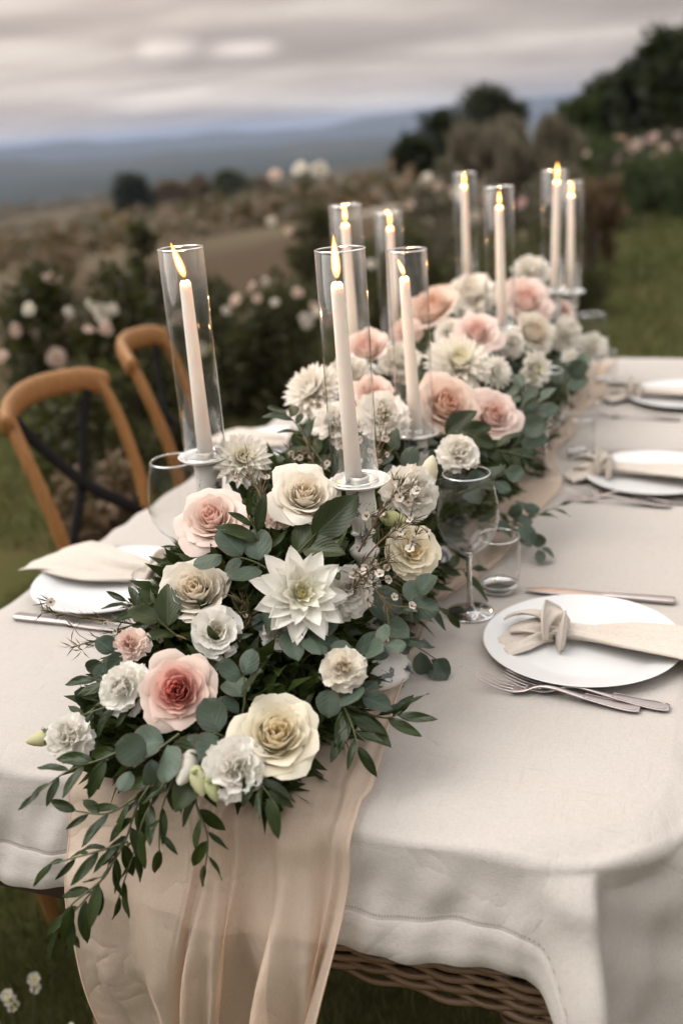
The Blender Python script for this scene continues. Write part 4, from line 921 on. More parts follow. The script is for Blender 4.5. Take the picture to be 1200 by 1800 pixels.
# ------------------------------------------------------------------ the garland: a long mound of foliage and blooms down the table
def xc(y): return np.interp(y, [.8, 1.5, 1.9], [-.565, -.565, -.545])
def mound(y):
    H = np.interp(y, [.80, .86, .93, 1.02, 1.12, 1.3, 2.6, 2.85, 3.0], [.02, .07, .13, .19, .225, .24, .25, .20, .04])
    W = np.interp(y, [.80, .9, 1.0, 1.15, 1.5, 1.8, 2.7, 3.0], [.10, .15, .165, .165, .165, .19, .19, .10]); return H, W
def mound_z(x, y):
    H, W = mound(y); q = np.clip(abs((x - xc(y)) / W), 0, 1); return TZ + H * (1 - q ** 2.6) ** .5
def hit(px, py, lift=0.0):
    r = ray(px, py)
    for d in np.arange(.95, 3.2, .004):
        p = CAM + r * d
        if .8 < p[1] < 3.0 and p[2] - lift < mound_z(p[0], p[1]) and abs(p[0] - xc(p[1])) < mound(p[1])[1]: return p
    return at_z(px, py, TZ + .02)
def mnormal(p):
    e = .01; gx = (mound_z(p[0] + e, p[1]) - mound_z(p[0] - e, p[1])) / (2 * e); gy = (mound_z(p[0], p[1] + e) - mound_z(p[0], p[1] - e)) / (2 * e)
    return nrm([-gx, -gy, 1])
CAMR = CM @ np.array([1, 0, 0]); CAMU = CM @ np.array([0, -1, 0])

# ---- petals
def rose_proto(seed, N=30, opn=.8):
    g = np.random.default_rng(seed); out = []
    for i in range(N):
        t = i / (N - 1); phi = i * 2.39996 + g.normal() * .12
        U, V = np.meshgrid(np.linspace(-1, 1, 9), np.linspace(0, 1, 9))
        al = lerp(1.5, .80, t ** .6) * g.uniform(.9, 1.1); Rt = (.075 + .70 * t ** 1.12) * g.uniform(.95, 1.05); zt = (.68 - .24 * t ** 1.8) * g.uniform(.95, 1.05)
        cu = float(smooth(.34, 1.0, t)) * opn * g.uniform(.75, 1.25)
        Ve = V * (1 - .17 * abs(U) ** 2.4 + .05 * t * (1 - abs(U)) ** 1.5)
        wf = np.sin(np.pi * (.14 + .60 * np.clip(V, 0, 1))) ** .8
        th = phi + U * al * wf
        rho = Rt * (.22 + .78 * np.sin(np.clip(Ve, 0, 1.05) * np.pi / 2 * .96)); z = zt * np.clip(Ve, 0, 1.1) ** 1.35
        k = np.clip((Ve - .66) / .34, 0, 1.2)
        rho = rho + cu * (.30 * k ** 1.7 + .10 * U ** 2 * V); z = z - cu * (.24 * k ** 2.2 + .06 * U ** 2 * V)
        w = .022 * (1 + t) * np.sin(U * 3.1 + seed + i * 1.7) * V ** 2 + .014 * (1 + t) * np.sin(U * 7 + i * 2.3) * V ** 3
        rho = rho + w; z = z + .7 * w
        P = np.stack([rho * np.cos(th), rho * np.sin(th), z - .42], -1); out.append(('petal', grid_mesh('rose_petal', P, False, 'petal'), t))
    return out
def fan_petal(L, wid, elev, phi, point=.0, ruffle=0.0, rf=9.0, cup=.15, bend=.0, seed=0.0, z0=0.0, nu=7, nv=8, r0=.05):
    U, V = np.meshgrid(np.linspace(-1, 1, nu), np.linspace(0, 1, nv))
    if point > 0: wf = np.sin(np.pi * np.clip(V, 0, 1) ** .82) ** .75 * (1 - .15 * V) + .16 * (1 - V)
    else: wf = .14 + .86 * np.sin(np.pi / 2 * np.clip(V * 1.05, 0, 1)) ** 1.2
    x = U * wid * wf; tipcut = (1 - (.16 if point <= 0 else 0) * U ** 2 * V)
    y = V * L * tipcut; zz = cup * wid * (U ** 2) * wf + bend * L * V ** 2
    if ruffle: 
        rr = ruffle * V ** 2.5; zz = zz + rr * np.sin(U * rf + seed) + .45 * rr * np.sin(U * rf * 2.7 + seed * 3); y = y + .6 * rr * np.sin(U * rf * 1.4 + seed * 2) + .35 * rr * np.sin(U * rf * 3.1)
    ce, se = math.cos(elev), math.sin(elev); yy = r0 + y * ce - zz * se; z = z0 + y * se + zz * ce
    c, s = math.cos(phi), math.sin(phi)
    return np.stack([x * -s + yy * c, x * c + yy * s, z], -1)
def layered(layers, seed, point, ruffle=0, rf=9, cup=.3, jitter=.1, name='petal_sheet', nu=7):
    g = np.random.default_rng(seed); out = []; nl = len(layers)
    for li, (n, el, L, w, bend, z0) in enumerate(layers):
        off = g.uniform(0, 6)
        for k in range(n):
            P = fan_petal(L * g.uniform(.92, 1.06), w * g.uniform(.9, 1.1), R(el + g.normal() * 5 * jitter * 10), off + (k + g.normal() * jitter) * 2 * math.pi / n, point, ruffle * g.uniform(.6, 1.3), rf, cup, bend * g.uniform(.6, 1.4), g.uniform(0, 6), z0, nu)
            out.append(('petal', grid_mesh(name, P, False, 'petal'), 1 - li / (nl - 1)))
    return out
def dome(name, r, h, mat, z0, bumps=.0, n=14):
    P = lathe([(0, z0 + h), (r * .5, z0 + h * .87), (r * .87, z0 + h * .5), (r, z0)], n)
    P = P * (1 + bumps * RNG.normal(size=P.shape[:2])[..., None]); return grid_mesh(name, P, True, mat)
def calyx(name, r, h, z0): 
    mb = MB()
    for k in range(5): mb.grid(fan_petal(r, r * .28, R(-25), k * 1.256, 1, cup=.3, bend=-.2, z0=z0, nu=4, nv=5))
    mb.grid(lathe([(.16, z0 + .05), (.20, z0 - h * .5), (.09, z0 - h), (.06, z0 - h * 2.2), (0, z0 - h * 2.2)], 10), True)
    return mb.mesh(name, 'sepal')
CALYX = calyx('calyx', .55, .22, -.38)
ROSE = [rose_proto(11, 38, .58), rose_proto(23, 36, .78), rose_proto(37, 34, .40)]
def ruffled(seed):
    g = np.random.default_rng(seed); j = lambda v, s: v * g.uniform(1 - s, 1 + s)
    return layered([(7, j(-4, .8), 1.0, j(.62, .1), j(.10, .6), -.05), (8, j(16, .4), j(.96, .06), .60, j(.12, .5), -.03), (7, j(36, .25), j(.88, .08), .56, j(.14, .4), .0), (6, j(55, .15), j(.78, .08), .48, j(.18, .4), .02), (5, j(72, .1), j(.68, .1), .40, .18, .04), (4, 82, .55, .30, .15, .05)], seed, 0, .085, 4.6, .10, .22, 'carnation_petal', 13)
CARN = [ruffled(5 + k * 7) for k in range(5)]
LISI = [layered([(6, 22, .92, .58, -.12, -.1), (6, 44, .86, .52, -.10, -.1), (5, 62, .72, .42, -.04, -.1), (4, 76, .56, .32, .02, -.1)], 15 + k, 0, .055, 4.5, .45, .1, 'lisianthus_petal', 9) for k in range(2)]
DAHL = [layered([(11, 3, 1.0, .235, .06, -.05), (11, 17, .96, .225, .03, -.02), (10, 32, .80, .195, 0, 0), (9, 47, .60, .15, .02, .02), (8, 62, .42, .105, .05, .03), (8, 75, .28, .06, .1, .04)], 25, 1, .012, 5, .45, .11, 'dahlia_petal', 9)]
MUM = [layered([(17, -4, 1.0, .16, .08, -.02), (17, 10, .98, .155, .05, 0), (16, 24, .90, .15, .08, .02), (15, 38, .80, .14, .12, .04), (12, 53, .66, .12, .18, .06), (9, 68, .50, .10, .2, .08), (6, 80, .38, .08, .2, .08)], 35 + k, 1, 0, 9, .6, .06, 'mum_petal', 5) for k in range(2)]
CENT_D = dome('dahlia_centre', .13, .17, 'stamen', .06, .06); CENT_L = dome('stamens', .10, .28, 'stamen', -.05, .12)
FK = dict(rose=('rose', ROSE), carnation=('carnation', CARN), lisianthus=('lisianthus', LISI), dahlia=('dahlia', DAHL), mum=('chrysanthemum', MUM))
def mixc(a, b, t): return tuple(lerp(x, y, t) for x, y in zip(a, b))
PAL = dict(white=((.86, .83, .755), (.88, .86, .81)), ivory=((.87, .76, .60), (.88, .83, .74)), cream=((.87, .75, .51), (.88, .82, .67)), blush=((.86, .59, .50), (.87, .73, .66)),
           coral=((.83, .34, .30), (.87, .73, .65)), peach=((.87, .58, .45), (.88, .73, .635)), pink=((.85, .585, .515), (.87, .735, .68)), snow=((.88, .85, .785), (.89, .865, .81)), lemon=((.86, .83, .60), (.88, .865, .81)))
def flower(kind, label, px, py, wpx, pal, face=(0, 0), var=0, depth=None, lift=.012, spin=None, group=None, camw=.8, squash=1.0):
    name, protos = FK[kind]; proto = protos[var % len(protos)]
    p = at_d(px, py, depth) if depth else hit(px, py, lift)
    d = float((CM.T @ (p - CAM))[2]); size = wpx / FPX * d * .5 * (1.24 if kind == 'rose' else 1.08)
    z = nrm(mnormal(p) * .5 + nrm(CAM - p) * camw + CAMR * face[0] + CAMU * face[1])
    t = thing(name, label, name, (0, 0, 0), 0, group or 'blooms of the table garland'); 
    t.matrix_world = frame_z(p, z, spin if spin is not None else random.random() * 6.28, size) @ Matrix.Diagonal((random.uniform(.93, 1.07), random.uniform(.93, 1.07), squash * random.uniform(.9, 1.1), 1))
    a, b = PAL[pal]
    for pn, me, tt in proto:
        f = float(smooth(-.1, .62, tt)) if pal != 'coral' else float(smooth(.05, .95, tt)); c = mixc(a, b, float(np.clip(f, 0, 1))); j = random.uniform(.965, 1.02); link(pn, me, t, None, tuple(min(.89, x * j) for x in c))
    if kind == 'rose': link('calyx', CALYX, t)
    if kind == 'dahlia': link('centre', CENT_D, t)
    if kind == 'lisianthus': link('stamens', CENT_L, t)
    return t

FL = [  # kind, label, px, py, width, palette, facing, variant, depth
 ('rose', 'blush garden rose with a coral pink heart at the front left of the garland', 311, 1213, 128, 'coral', (.0, -.05), 0, 1.125),
 ('rose', 'pale blush rose in front of the left wine glass', 372, 908, 118, 'blush', (-.1, .25), 1, 1.30),
 ('rose', 'full white rose right of the near left plate', 342, 1034, 122, 'ivory', (-.1, .25), 2, 1.245),
 ('rose', 'open ivory rose touching the nearest candle dish', 537, 866, 118, 'ivory', (.0, .45), 1, 1.275),
 ('rose', 'large cream rose at the front right of the garland', 487, 1288, 138, 'cream', (.10, .12), 0, 1.095),
 ('lisianthus', 'white lisianthus with a yellow heart below the full white rose', 381, 1113, 94, 'white', (.25, -.05), 0, 1.20),
 ('dahlia', 'large white dahlia with pointed petals in the middle of the front', 527, 1046, 168, 'lemon', (.05, .05), 0, 1.205),
 ('carnation', 'ruffled white carnation left of the coral hearted rose', 221, 1211, 86, 'snow', (-.25, .0), 0, 1.16),
 ('carnation', 'ruffled white lisianthus hanging at the far left over the cloth', 126, 1298, 80, 'snow', (.1, .15), 1, 1.16),
 ('carnation', 'white ruffled carnation under the cream rose at the table edge', 414, 1352, 96, 'snow', (.0, -.25), 1, 1.075),
 ('carnation', 'small blush carnation above the left ruffled carnation', 232, 1134, 58, 'blush', (-.2, .2), 1, 1.20),
 ('mum', 'white dahlia behind the left candle dish', 424, 812, 100, 'lemon', (.5, .1), 0, 1.45),
 ('carnation', 'small white stock flower with orange flecks beside the candlestick base', 604, 1176, 72, 'ivory', (.0, -.1), 0, 1.16),
 ('carnation', 'white carnation right of the nearest candle dish', 716, 868, 98, 'snow', (.3, .1), 1, 1.40),
 ('lisianthus', 'open cream lisianthus under the right white carnation', 722, 972, 102, 'cream', (.35, -.15), 0, 1.35),
 ('carnation', 'white ruffled carnation between the large dahlia and the candlestick', 608, 1040, 84, 'snow', (.15, .05), 0, 1.25),
 ('carnation', 'white carnation half hidden under the large dahlia', 494, 1112, 64, 'snow', (-.1, -.2), 1, 1.215),
 ('carnation', 'small blush carnation behind the ivory rose', 488, 906, 50, 'blush', (0, .3), 0, 1.33),
 ('carnation', 'white carnation behind the nearest wine glass rim', 804, 800, 66, 'snow', (.2, .1), 0, 1.53),
 ('rose', 'peach blush rose at the foot of the second front candle', 785, 708, 114, 'peach', (.0, .3), 1, 1.68),
 ('rose', 'pink rose with a coral heart facing the right plates', 868, 727, 92, 'pink', (.35, .0), 0, 1.70),
 ('mum', 'large white chrysanthemum above the peach blush rose', 802, 645, 124, 'lemon', (.0, .3), 0, 1.86),
 ('mum', 'white chrysanthemum at the left edge behind the nearest glass', 552, 690, 108, 'snow', (-.3, .25), 1, 1.72),
 ('rose', 'pink rose seen through the nearest glass cylinder', 642, 607, 84, 'pink', (-.1, .35), 2, 1.86),
 ('rose', 'small blush rose behind the nearest taper candle', 655, 690, 72, 'blush', (.0, .2), 0, 1.66),
 ('carnation', 'white carnation at the foot of the second front candle', 672, 733, 84, 'snow', (0, .2), 0, 1.60),
 ('carnation', 'white carnation low at the left of the nearest glass', 588, 745, 70, 'snow', (-.2, .1), 1, 1.62),
 ('rose', 'blush rose left of the back candles', 756, 537, 92, 'peach', (-.2, .3), 2, 2.24),
 ('carnation', 'white carnation under the back left candle dish', 828, 522, 74, 'snow', (0, .3), 0, 2.40),
 ('rose', 'pink rose in front of the second back candle', 838, 581, 78, 'pink', (-.1, .3), 1, 2.05),
 ('rose', 'large pink rose between the back candles', 924, 524, 92, 'pink', (.1, .3), 0, 2.42),
 ('rose', 'ivory rose below the large pink back rose', 943, 582, 72, 'ivory', (.2, .2), 2, 2.25),
 ('dahlia', 'white dahlia on the right flank of the back flowers', 936, 650, 74, 'lemon', (.4, .1), 0, 2.02),
 ('carnation', 'white carnation at the very top of the back flowers', 931, 480, 60, 'snow', (0, .5), 1, 2.72),
 ('carnation', 'white carnation under the rightmost back candle', 992, 590, 62, 'snow', (.4, .0), 0, 2.45),
 ('carnation', 'small white carnation beside the second back candlestick', 896, 604, 48, 'snow', (.2, .2), 1, 2.1),
 ('lisianthus', 'white lisianthus trailing right at the far end', 1040, 612, 56, 'snow', (.5, .1), 0, 2.6),
 ('carnation', 'white carnation left of the pink rose behind the front glass', 610, 655, 62, 'snow', (-.3, .3), 0, 1.82),
 ('carnation', 'white carnation between the front glasses', 700, 640, 70, 'snow', (0, .3), 1, 1.95),
 ('carnation', 'small blush carnation behind the second front candle', 716, 585, 52, 'blush', (0, .3), 0, 2.1),
 ('mum', 'small white chrysanthemum below the large white one', 868, 655, 62, 'snow', (.2, .2), 1, 1.95),
 ('rose', 'small ivory rose at the back right behind the glasses', 985, 545, 56, 'blush', (.2, .3), 2, 2.62),
 ('carnation', 'small white carnation at the back left below the glass', 792, 585, 50, 'snow', (-.1, .3), 1, 2.15),
 ('carnation', 'white carnation under the far lisianthus', 1005, 640, 46, 'snow', (.4, .1), 1, 2.4),
]
for i_, (k, lab, px, py, w, pal, fc, var, dep) in enumerate(FL): flower(k, lab, px, py, w, pal, fc, var if k != 'carnation' else i_, dep)

# ---- buds
bud_me = [grid_mesh('bud_petal', np.stack([np.stack([r * (1 + .10 * np.sin(a * .5 + .6 * z + k)) * np.cos(a + z * 1.2), r * (1 + .10 * np.sin(a * .5 + .6 * z + k)) * np.sin(a + z * 1.2), np.full_like(a, z)], -1) for r, z in ((.05, -1), (.36, -.75), (.52, -.3), (.50, .1), (.36, .55), (.16, .9), (.02, 1.02))]), True, 'petal') for k, a in ((0, np.linspace(0, 2 * math.pi, 20, endpoint=False)), (2, np.linspace(0, 2 * math.pi, 20, endpoint=False)))]
bud_cal = MB()
for k in range(5): bud_cal.grid(fan_petal(1.1, .26, R(62), k * 1.256, 1, cup=.3, bend=-.25, z0=-1.0, nu=4, nv=6, r0=.12))
bud_cal = bud_cal.mesh('bud_sepals', 'sepal')
def bud(label, px, py, wpx, depth, axis, col, root):
    p = at_d(px, py, depth); size = wpx / FPX * depth; z = nrm(CAMR * axis[0] + CAMU * axis[1] + nrm(CAM - p) * axis[2])
    t = thing('flower_bud', label, 'bud', (0, 0, 0), 0, 'buds of the table garland'); M = frame_z(p, z, 0, size); t.matrix_world = M
    link('petals', bud_me[0], t, None, col); link('sepals', bud_cal, t)
    r = np.array(M.inverted() @ Vector(at_d(*root))); link('stalk', MB().tube(spline([r, r * .5 + np.array([0, 0, -.9]), (0, 0, -1)], 10), .09, 6).mesh('stalk', 'stem'), t)
bud('greenish white bud on a long stalk at the far left', 73, 1298, 26, 1.165, (-1, -.25, .2), (.62, .60, .36), (190, 1222, 1.17))
bud('round cream bud above the nearest wine glass', 754, 829, 30, 1.43, (.2, .9, .3), (.80, .76, .60), (725, 905, 1.44))
bud('small green bud beside the blush rose', 462, 952, 26, 1.27, (.4, -.6, .5), (.62, .62, .40), (455, 900, 1.29))
bud('pointed green lisianthus bud lying across the cream lisianthus', 690, 912, 26, 1.30, (.95, -.2, .3), (.55, .56, .30), (630, 915, 1.32))
bud('pale green bud at the front beside the white carnation', 350, 1372, 30, 1.07, (.2, -.8, .5), (.58, .58, .34), (360, 1310, 1.11))
bud('second pale green bud at the front edge', 373, 1385, 26, 1.065, (.3, -.9, .4), (.52, .55, .30), (375, 1325, 1.10))
bud('white half open bud in front of the cream rose', 330, 1350, 40, 1.085, (-.3, -.6, .7), (.78, .74, .66), (350, 1295, 1.12))

# ------------------------------------------------------------------ leaves and sprigs
def leaf_mesh(name, wid, mat, tip=1.0, fold_=.18, curl=.12, serr=0, nu=5, nv=9, roundness=.75):
    U, V = np.meshgrid(np.linspace(-1, 1, nu), np.linspace(0, 1, nv))
    wf = np.sin(np.pi * V ** (.85 if tip > .5 else 1.0)) ** roundness
    if serr: wf = wf * (1 + serr * (np.arange(nv)[:, None] % 2))
    X = U * wid * .5 * wf; Z = fold_ * abs(X) - curl * V ** 2 + .022 * np.sin(V * 8 + U * 2.5) + .35 * fold_ * X * V
    return grid_mesh(name, np.stack([X, V, Z], -1), False, mat)
RUS = [leaf_mesh('ruscus_leaf', w, 'ruscus', 1, f, c) for w, f, c in ((.30, .25, .10), (.34, .40, .26), (.26, .25, -.10), (.32, -.2, .34), (.24, .5, .18))]
EUC = [leaf_mesh('eucalyptus_leaf', w, 'eucalyptus', 0, f, c, nu=7, roundness=.5) for w, f, c in ((.92, .16, .10), (.98, .34, .20), (.80, -.25, .16), (.72, .45, .30), (.88, .1, -.15))]
ROL = [leaf_mesh('rose_leaf', w, 'roseleaf', 1, f, c, .05, 7, 17) for w, f, c in ((.60, .28, .14), (.56, .4, .25))]
wf5 = MB()
for k in range(5): wf5.grid(fan_petal(.85, .42, R(24), k * 1.2566, 0, cup=.3, r0=.12, nu=4, nv=4))
WAXF = wf5.mesh('wax_bloom', 'petal'); WAXC = dome('wax_cup', .30, .30, 'twig', -.1, .05, 10)
def sprig(kind, label, path, n, size, group=None, seed=None, cat=None, twist=0.0, flowers=0, bare=.12):
    g = np.random.default_rng(seed if seed is not None else random.randint(0, 99999)); path = spline(path, 24); p0 = path[0].copy()
    nm = dict(ruscus='ruscus_sprig', euc='eucalyptus_sprig', roseleaf='rose_leaf_spray', wax='waxflower_sprig')[kind]
    t = thing(nm, label, cat or nm.replace('_', ' '), tuple(p0), 0, group); P = path - p0
    T = np.gradient(P, axis=0); T /= np.linalg.norm(T, axis=1)[:, None]; L = np.linalg.norm(np.diff(P, axis=0), axis=1).sum()
    link('stem', MB().tube(P, np.linspace(.0016, .0007, 24) * (1.0 if kind != 'roseleaf' else 1.2), 5).mesh('stem', 'stem' if kind != 'wax' else 'twig'), t)
    if kind == 'wax':
        m = n * 2; f = np.sort(g.uniform(bare, 1, m)); i = np.clip((f * 23).astype(int), 0, 23); D = T[i] * .9 + rdir(m, g) * .75
        # side twigs with needles
        mb = MB(); ends = []
        for k in range(max(3, flowers)):
            j = int(g.uniform(5, 23)); e = P[j] + (T[j] * .5 + rdir(1, g)[0]) * g.uniform(.012, .03); mb.tube(spline([P[j], (P[j] + e) / 2 + T[j] * .004, e], 5), .0006, 4); ends.append(e)
        link('side_twig', mb.mesh('side_twig', 'twig'), t)
        ee = np.repeat(np.array(ends), 5, 0); C = np.concatenate([P[i], ee]); D = np.concatenate([D, rdir(len(ee), g) + T[12] * .8])
        nl = link('needle', leaf_cloud('needles', C, D, rdir(len(C), g), g.uniform(.011, .026, len(C)), .0009, 'needle'), t); nl['kind'] = 'stuff'
        for e in ends[:flowers]:
            z = nrm(nrm(CAM - p0 - e) + rdir(1, g)[0] * .7); M = frame_z(e, z, g.uniform(0, 6), size * .62 * g.uniform(.75, 1.1)); b = link('wax_bloom', WAXF, t, M, mixc((.80, .76, .69), (.80, .69, .62), g.uniform(0, 1))); link('cup', WAXC, b)
        return t
    me = dict(ruscus=RUS, euc=EUC, roseleaf=ROL)[kind]
    for k in range(n):
        f = lerp(bare, 1.0, (k + .5) / n) if kind != 'euc' else lerp(bare, 1.0, (k // 2 * 2 + 1) / n)
        i = min(23, int(f * 23)); sgn = 1 if k % 2 else -1; up = nrm(np.array([0, 0, 1.0]) + nrm(CAM - p0 - P[i]) * .8 + rdir(1, g)[0] * .35)
        side = np.cross(T[i], up); side = nrm(side) * sgn
        if kind == 'euc' and (k // 2) % 2: side = nrm(side * .5 + up * .7 * sgn)
        spread = dict(ruscus=.75, euc=1.25, roseleaf=.9)[kind]
        if k == n - 1: spread *= .25
        d = nrm(T[i] + side * spread + rdir(1, g)[0] * .28 + np.array([0, 0, -.12]))
        s = size * g.uniform(.75, 1.15) * (1 - .35 * f if kind == 'euc' else 1 - .25 * abs(f - .5))
        nh = nrm(up + rdir(1, g)[0] * .5)
        link('leaf', me[int(g.integers(0, len(me)))], t, frame(P[i] + d * size * (.04 if kind != 'euc' else .10), d, nh, s))
    return t
def pth(*k): return [at_d(*q) for q in k]
S = sprig
# trailing ruscus over the front edge
S('ruscus', 'long ruscus spray trailing over the front edge and down the runner', pth((325, 1310, 1.12), (250, 1400, 1.115), (215, 1490, 1.11), (160, 1570, 1.12), (95, 1640, 1.135)), 19, .043, seed=3)
S('ruscus', 'ruscus sprig hanging over the runner beside the long spray', pth((330, 1320, 1.115), (262, 1420, 1.11), (235, 1500, 1.115), (205, 1590, 1.125)), 10, .041, seed=4)
S('ruscus', 'lowest ruscus tip hanging in front of the dark grass', pth((215, 1470, 1.115), (185, 1540, 1.115), (120, 1600, 1.12), (125, 1665, 1.135)), 8, .043, seed=14)
S('ruscus', 'short ruscus sprig hanging at the middle of the runner', pth((350, 1340, 1.10), (345, 1410, 1.09), (365, 1470, 1.085), (360, 1530, 1.09)), 8, .040, seed=5)
S('ruscus', 'ruscus sprig dropping straight down the runner', pth((320, 1340, 1.105), (285, 1420, 1.095), (280, 1500, 1.10)), 6, .042, seed=6)
S('ruscus', 'ruscus sprig reaching left across the cloth below the lisianthus', pth((270, 1285, 1.13), (190, 1330, 1.12), (120, 1355, 1.115), (62, 1398, 1.11)), 9, .042, seed=7)
S('ruscus', 'ruscus sprig pointing left above the hanging lisianthus', pth((270, 1220, 1.15), (215, 1235, 1.155), (165, 1250, 1.16), (120, 1268, 1.165)), 7, .046, seed=8)
S('ruscus', 'small ruscus tip left of the ruffled carnation', pth((235, 1215, 1.17), (200, 1200, 1.175), (165, 1195, 1.18)), 5, .042, seed=9)
S('ruscus', 'small ruscus tip in front of the near left plate', pth((290, 1100, 1.23), (250, 1075, 1.24), (222, 1056, 1.245)), 6, .038, seed=10)
S('ruscus', 'ruscus sprig standing up behind the ivory rose', pth((580, 830, 1.48), (550, 790, 1.50), (520, 745, 1.52), (505, 730, 1.53)), 9, .046, seed=11)
S('ruscus', 'ruscus sprig pointing right past the tumbler', pth((840, 925, 1.72), (900, 925, 1.76), (945, 905, 1.78), (990, 885, 1.80)), 9, .046, seed=12)
S('ruscus', 'ruscus sprig lying at the foot of the nearest candlestick', pth((585, 1230, 1.17), (630, 1250, 1.165), (680, 1262, 1.16), (705, 1250, 1.16)), 9, .046, seed=13)
S('ruscus', 'ruscus sprig pointing down beside the runner folds', pth((590, 1215, 1.17), (615, 1265, 1.14), (630, 1315, 1.12)), 7, .046, seed=15)
S('ruscus', 'ruscus leaves behind the nearest wine glass stem', pth((725, 990, 1.50), (790, 1000, 1.58), (835, 1000, 1.60)), 5, .055, seed=16)
S('ruscus', 'ruscus leaf tip pointing right under the cream lisianthus', pth((690, 1010, 1.40), (740, 1050, 1.45), (790, 1080, 1.48)), 6, .050, seed=17)
S('ruscus', 'dark ruscus tips below the cream rose', pth((430, 1310, 1.10), (455, 1370, 1.07), (475, 1400, 1.06)), 6, .046, seed=18)
S('ruscus', 'ruscus sprig between the blush and ivory roses', pth((455, 1000, 1.26), (455, 950, 1.255), (435, 905, 1.25)), 6, .048, seed=19)
S('ruscus', 'ruscus sprig below the pink rose on the right flank', pth((800, 800, 1.66), (860, 790, 1.64), (915, 800, 1.62)), 9, .050, seed=20)
# eucalyptus
S('euc', 'eucalyptus with two broad grey leaves beneath the blush rose', pth((470, 1000, 1.25), (440, 985, 1.245), (398, 975, 1.24)), 5, .056, seed=21)
S('euc', 'eucalyptus with broad blue green leaves under the large dahlia', pth((490, 1090, 1.21), (530, 1110, 1.195), (570, 1135, 1.185)), 5, .058, seed=22)
S('euc', 'upright eucalyptus tip in the dark middle of the front', pth((420, 1280, 1.13), (430, 1230, 1.12), (428, 1180, 1.115)), 6, .040, seed=23)
S('euc', 'eucalyptus sprig reaching right across the cloth to a lone leaf', pth((640, 1100, 1.33), (700, 1120, 1.37), (745, 1145, 1.40), (792, 1178, 1.415)), 9, .046, seed=24)
S('euc', 'eucalyptus rosette below the waxflower', pth((660, 1110, 1.28), (700, 1080, 1.26), (730, 1050, 1.25)), 7, .044, seed=25)
S('euc', 'eucalyptus leaves across the nearest candlestick stem', pth((600, 1150, 1.21), (640, 1150, 1.19), (676, 1130, 1.18)), 6, .042, seed=26)
S('euc', 'eucalyptus tip left of the small blush carnation', pth((240, 1150, 1.20), (205, 1150, 1.195), (175, 1165, 1.19)), 6, .036, seed=27)
S('euc', 'large eucalyptus leaves at the front under the coral hearted rose', pth((315, 1290, 1.11), (275, 1320, 1.095), (235, 1350, 1.085)), 5, .046, seed=28)
S('euc', 'eucalyptus behind the tumbler', pth((840, 930, 1.72), (885, 905, 1.75), (925, 890, 1.76)), 6, .048, seed=29)
S('euc', 'hanging eucalyptus tip right of the tumbler', pth((890, 915, 1.74), (930, 935, 1.74), (950, 975, 1.71)), 6, .036, seed=30)
S('euc', 'eucalyptus leaf beside the second front candlestick', pth((725, 850, 1.50), (705, 815, 1.49), (692, 785, 1.48)), 4, .046, seed=31)
S('euc', 'eucalyptus below the white carnation on the right flank', pth((800, 870, 1.58), (850, 850, 1.56), (890, 830, 1.55)), 8, .044, seed=32)
S('euc', 'eucalyptus at the front right over the cloth', pth((560, 1190, 1.18), (600, 1220, 1.165), (640, 1225, 1.155)), 6, .046, seed=33)
S('euc', 'eucalyptus beside the coral hearted rose', pth((400, 1300, 1.11), (375, 1290, 1.10), (350, 1320, 1.09)), 5, .040, seed=34)
S('euc', 'eucalyptus mass behind the middle right wine glass', pth((900, 790, 1.8), (930, 745, 1.8), (955, 700, 1.82)), 8, .054, seed=35)
S('euc', 'eucalyptus sprig at the right of the pink rose', pth((900, 770, 1.75), (920, 720, 1.76), (915, 680, 1.78)), 8, .050, seed=36)
S('euc', 'eucalyptus trailing at the far right end', pth((985, 690, 2.2), (1000, 660, 2.2), (1020, 640, 2.22)), 8, .05, seed=37)
S('ruscus', 'thin ruscus tip curling left beside the long trailing spray', pth((240, 1400, 1.11), (190, 1430, 1.115), (130, 1425, 1.12)), 6, .040, seed=71)
S('ruscus', 'thin ruscus tip crossing the left cloth hem', pth((225, 1480, 1.11), (160, 1500, 1.115), (85, 1520, 1.12)), 7, .040, seed=72)
# rose leaves
S('roseleaf', 'spray of three dark rose leaves under the ivory rose', pth((505, 990, 1.27), (530, 965, 1.25), (553, 940, 1.24)), 3, .074, seed=41)
S('roseleaf', 'dark rose leaves left of the nearest candlestick', pth((520, 1010, 1.26), (555, 995, 1.24), (580, 975, 1.235)), 3, .060, seed=42)
S('roseleaf', 'rose leaves beneath the cream rose', pth((420, 1290, 1.12), (390, 1310, 1.10), (360, 1345, 1.085)), 3, .062, seed=43)
S('roseleaf', 'rose leaf pair beside the left full white rose', pth((320, 1125, 1.23), (295, 1105, 1.225), (278, 1088, 1.22)), 3, .050, seed=44)
S('roseleaf', 'rose leaves by the second front candlestick', pth((770, 770, 1.66), (800, 760, 1.64), (830, 765, 1.63)), 4, .062, seed=45)
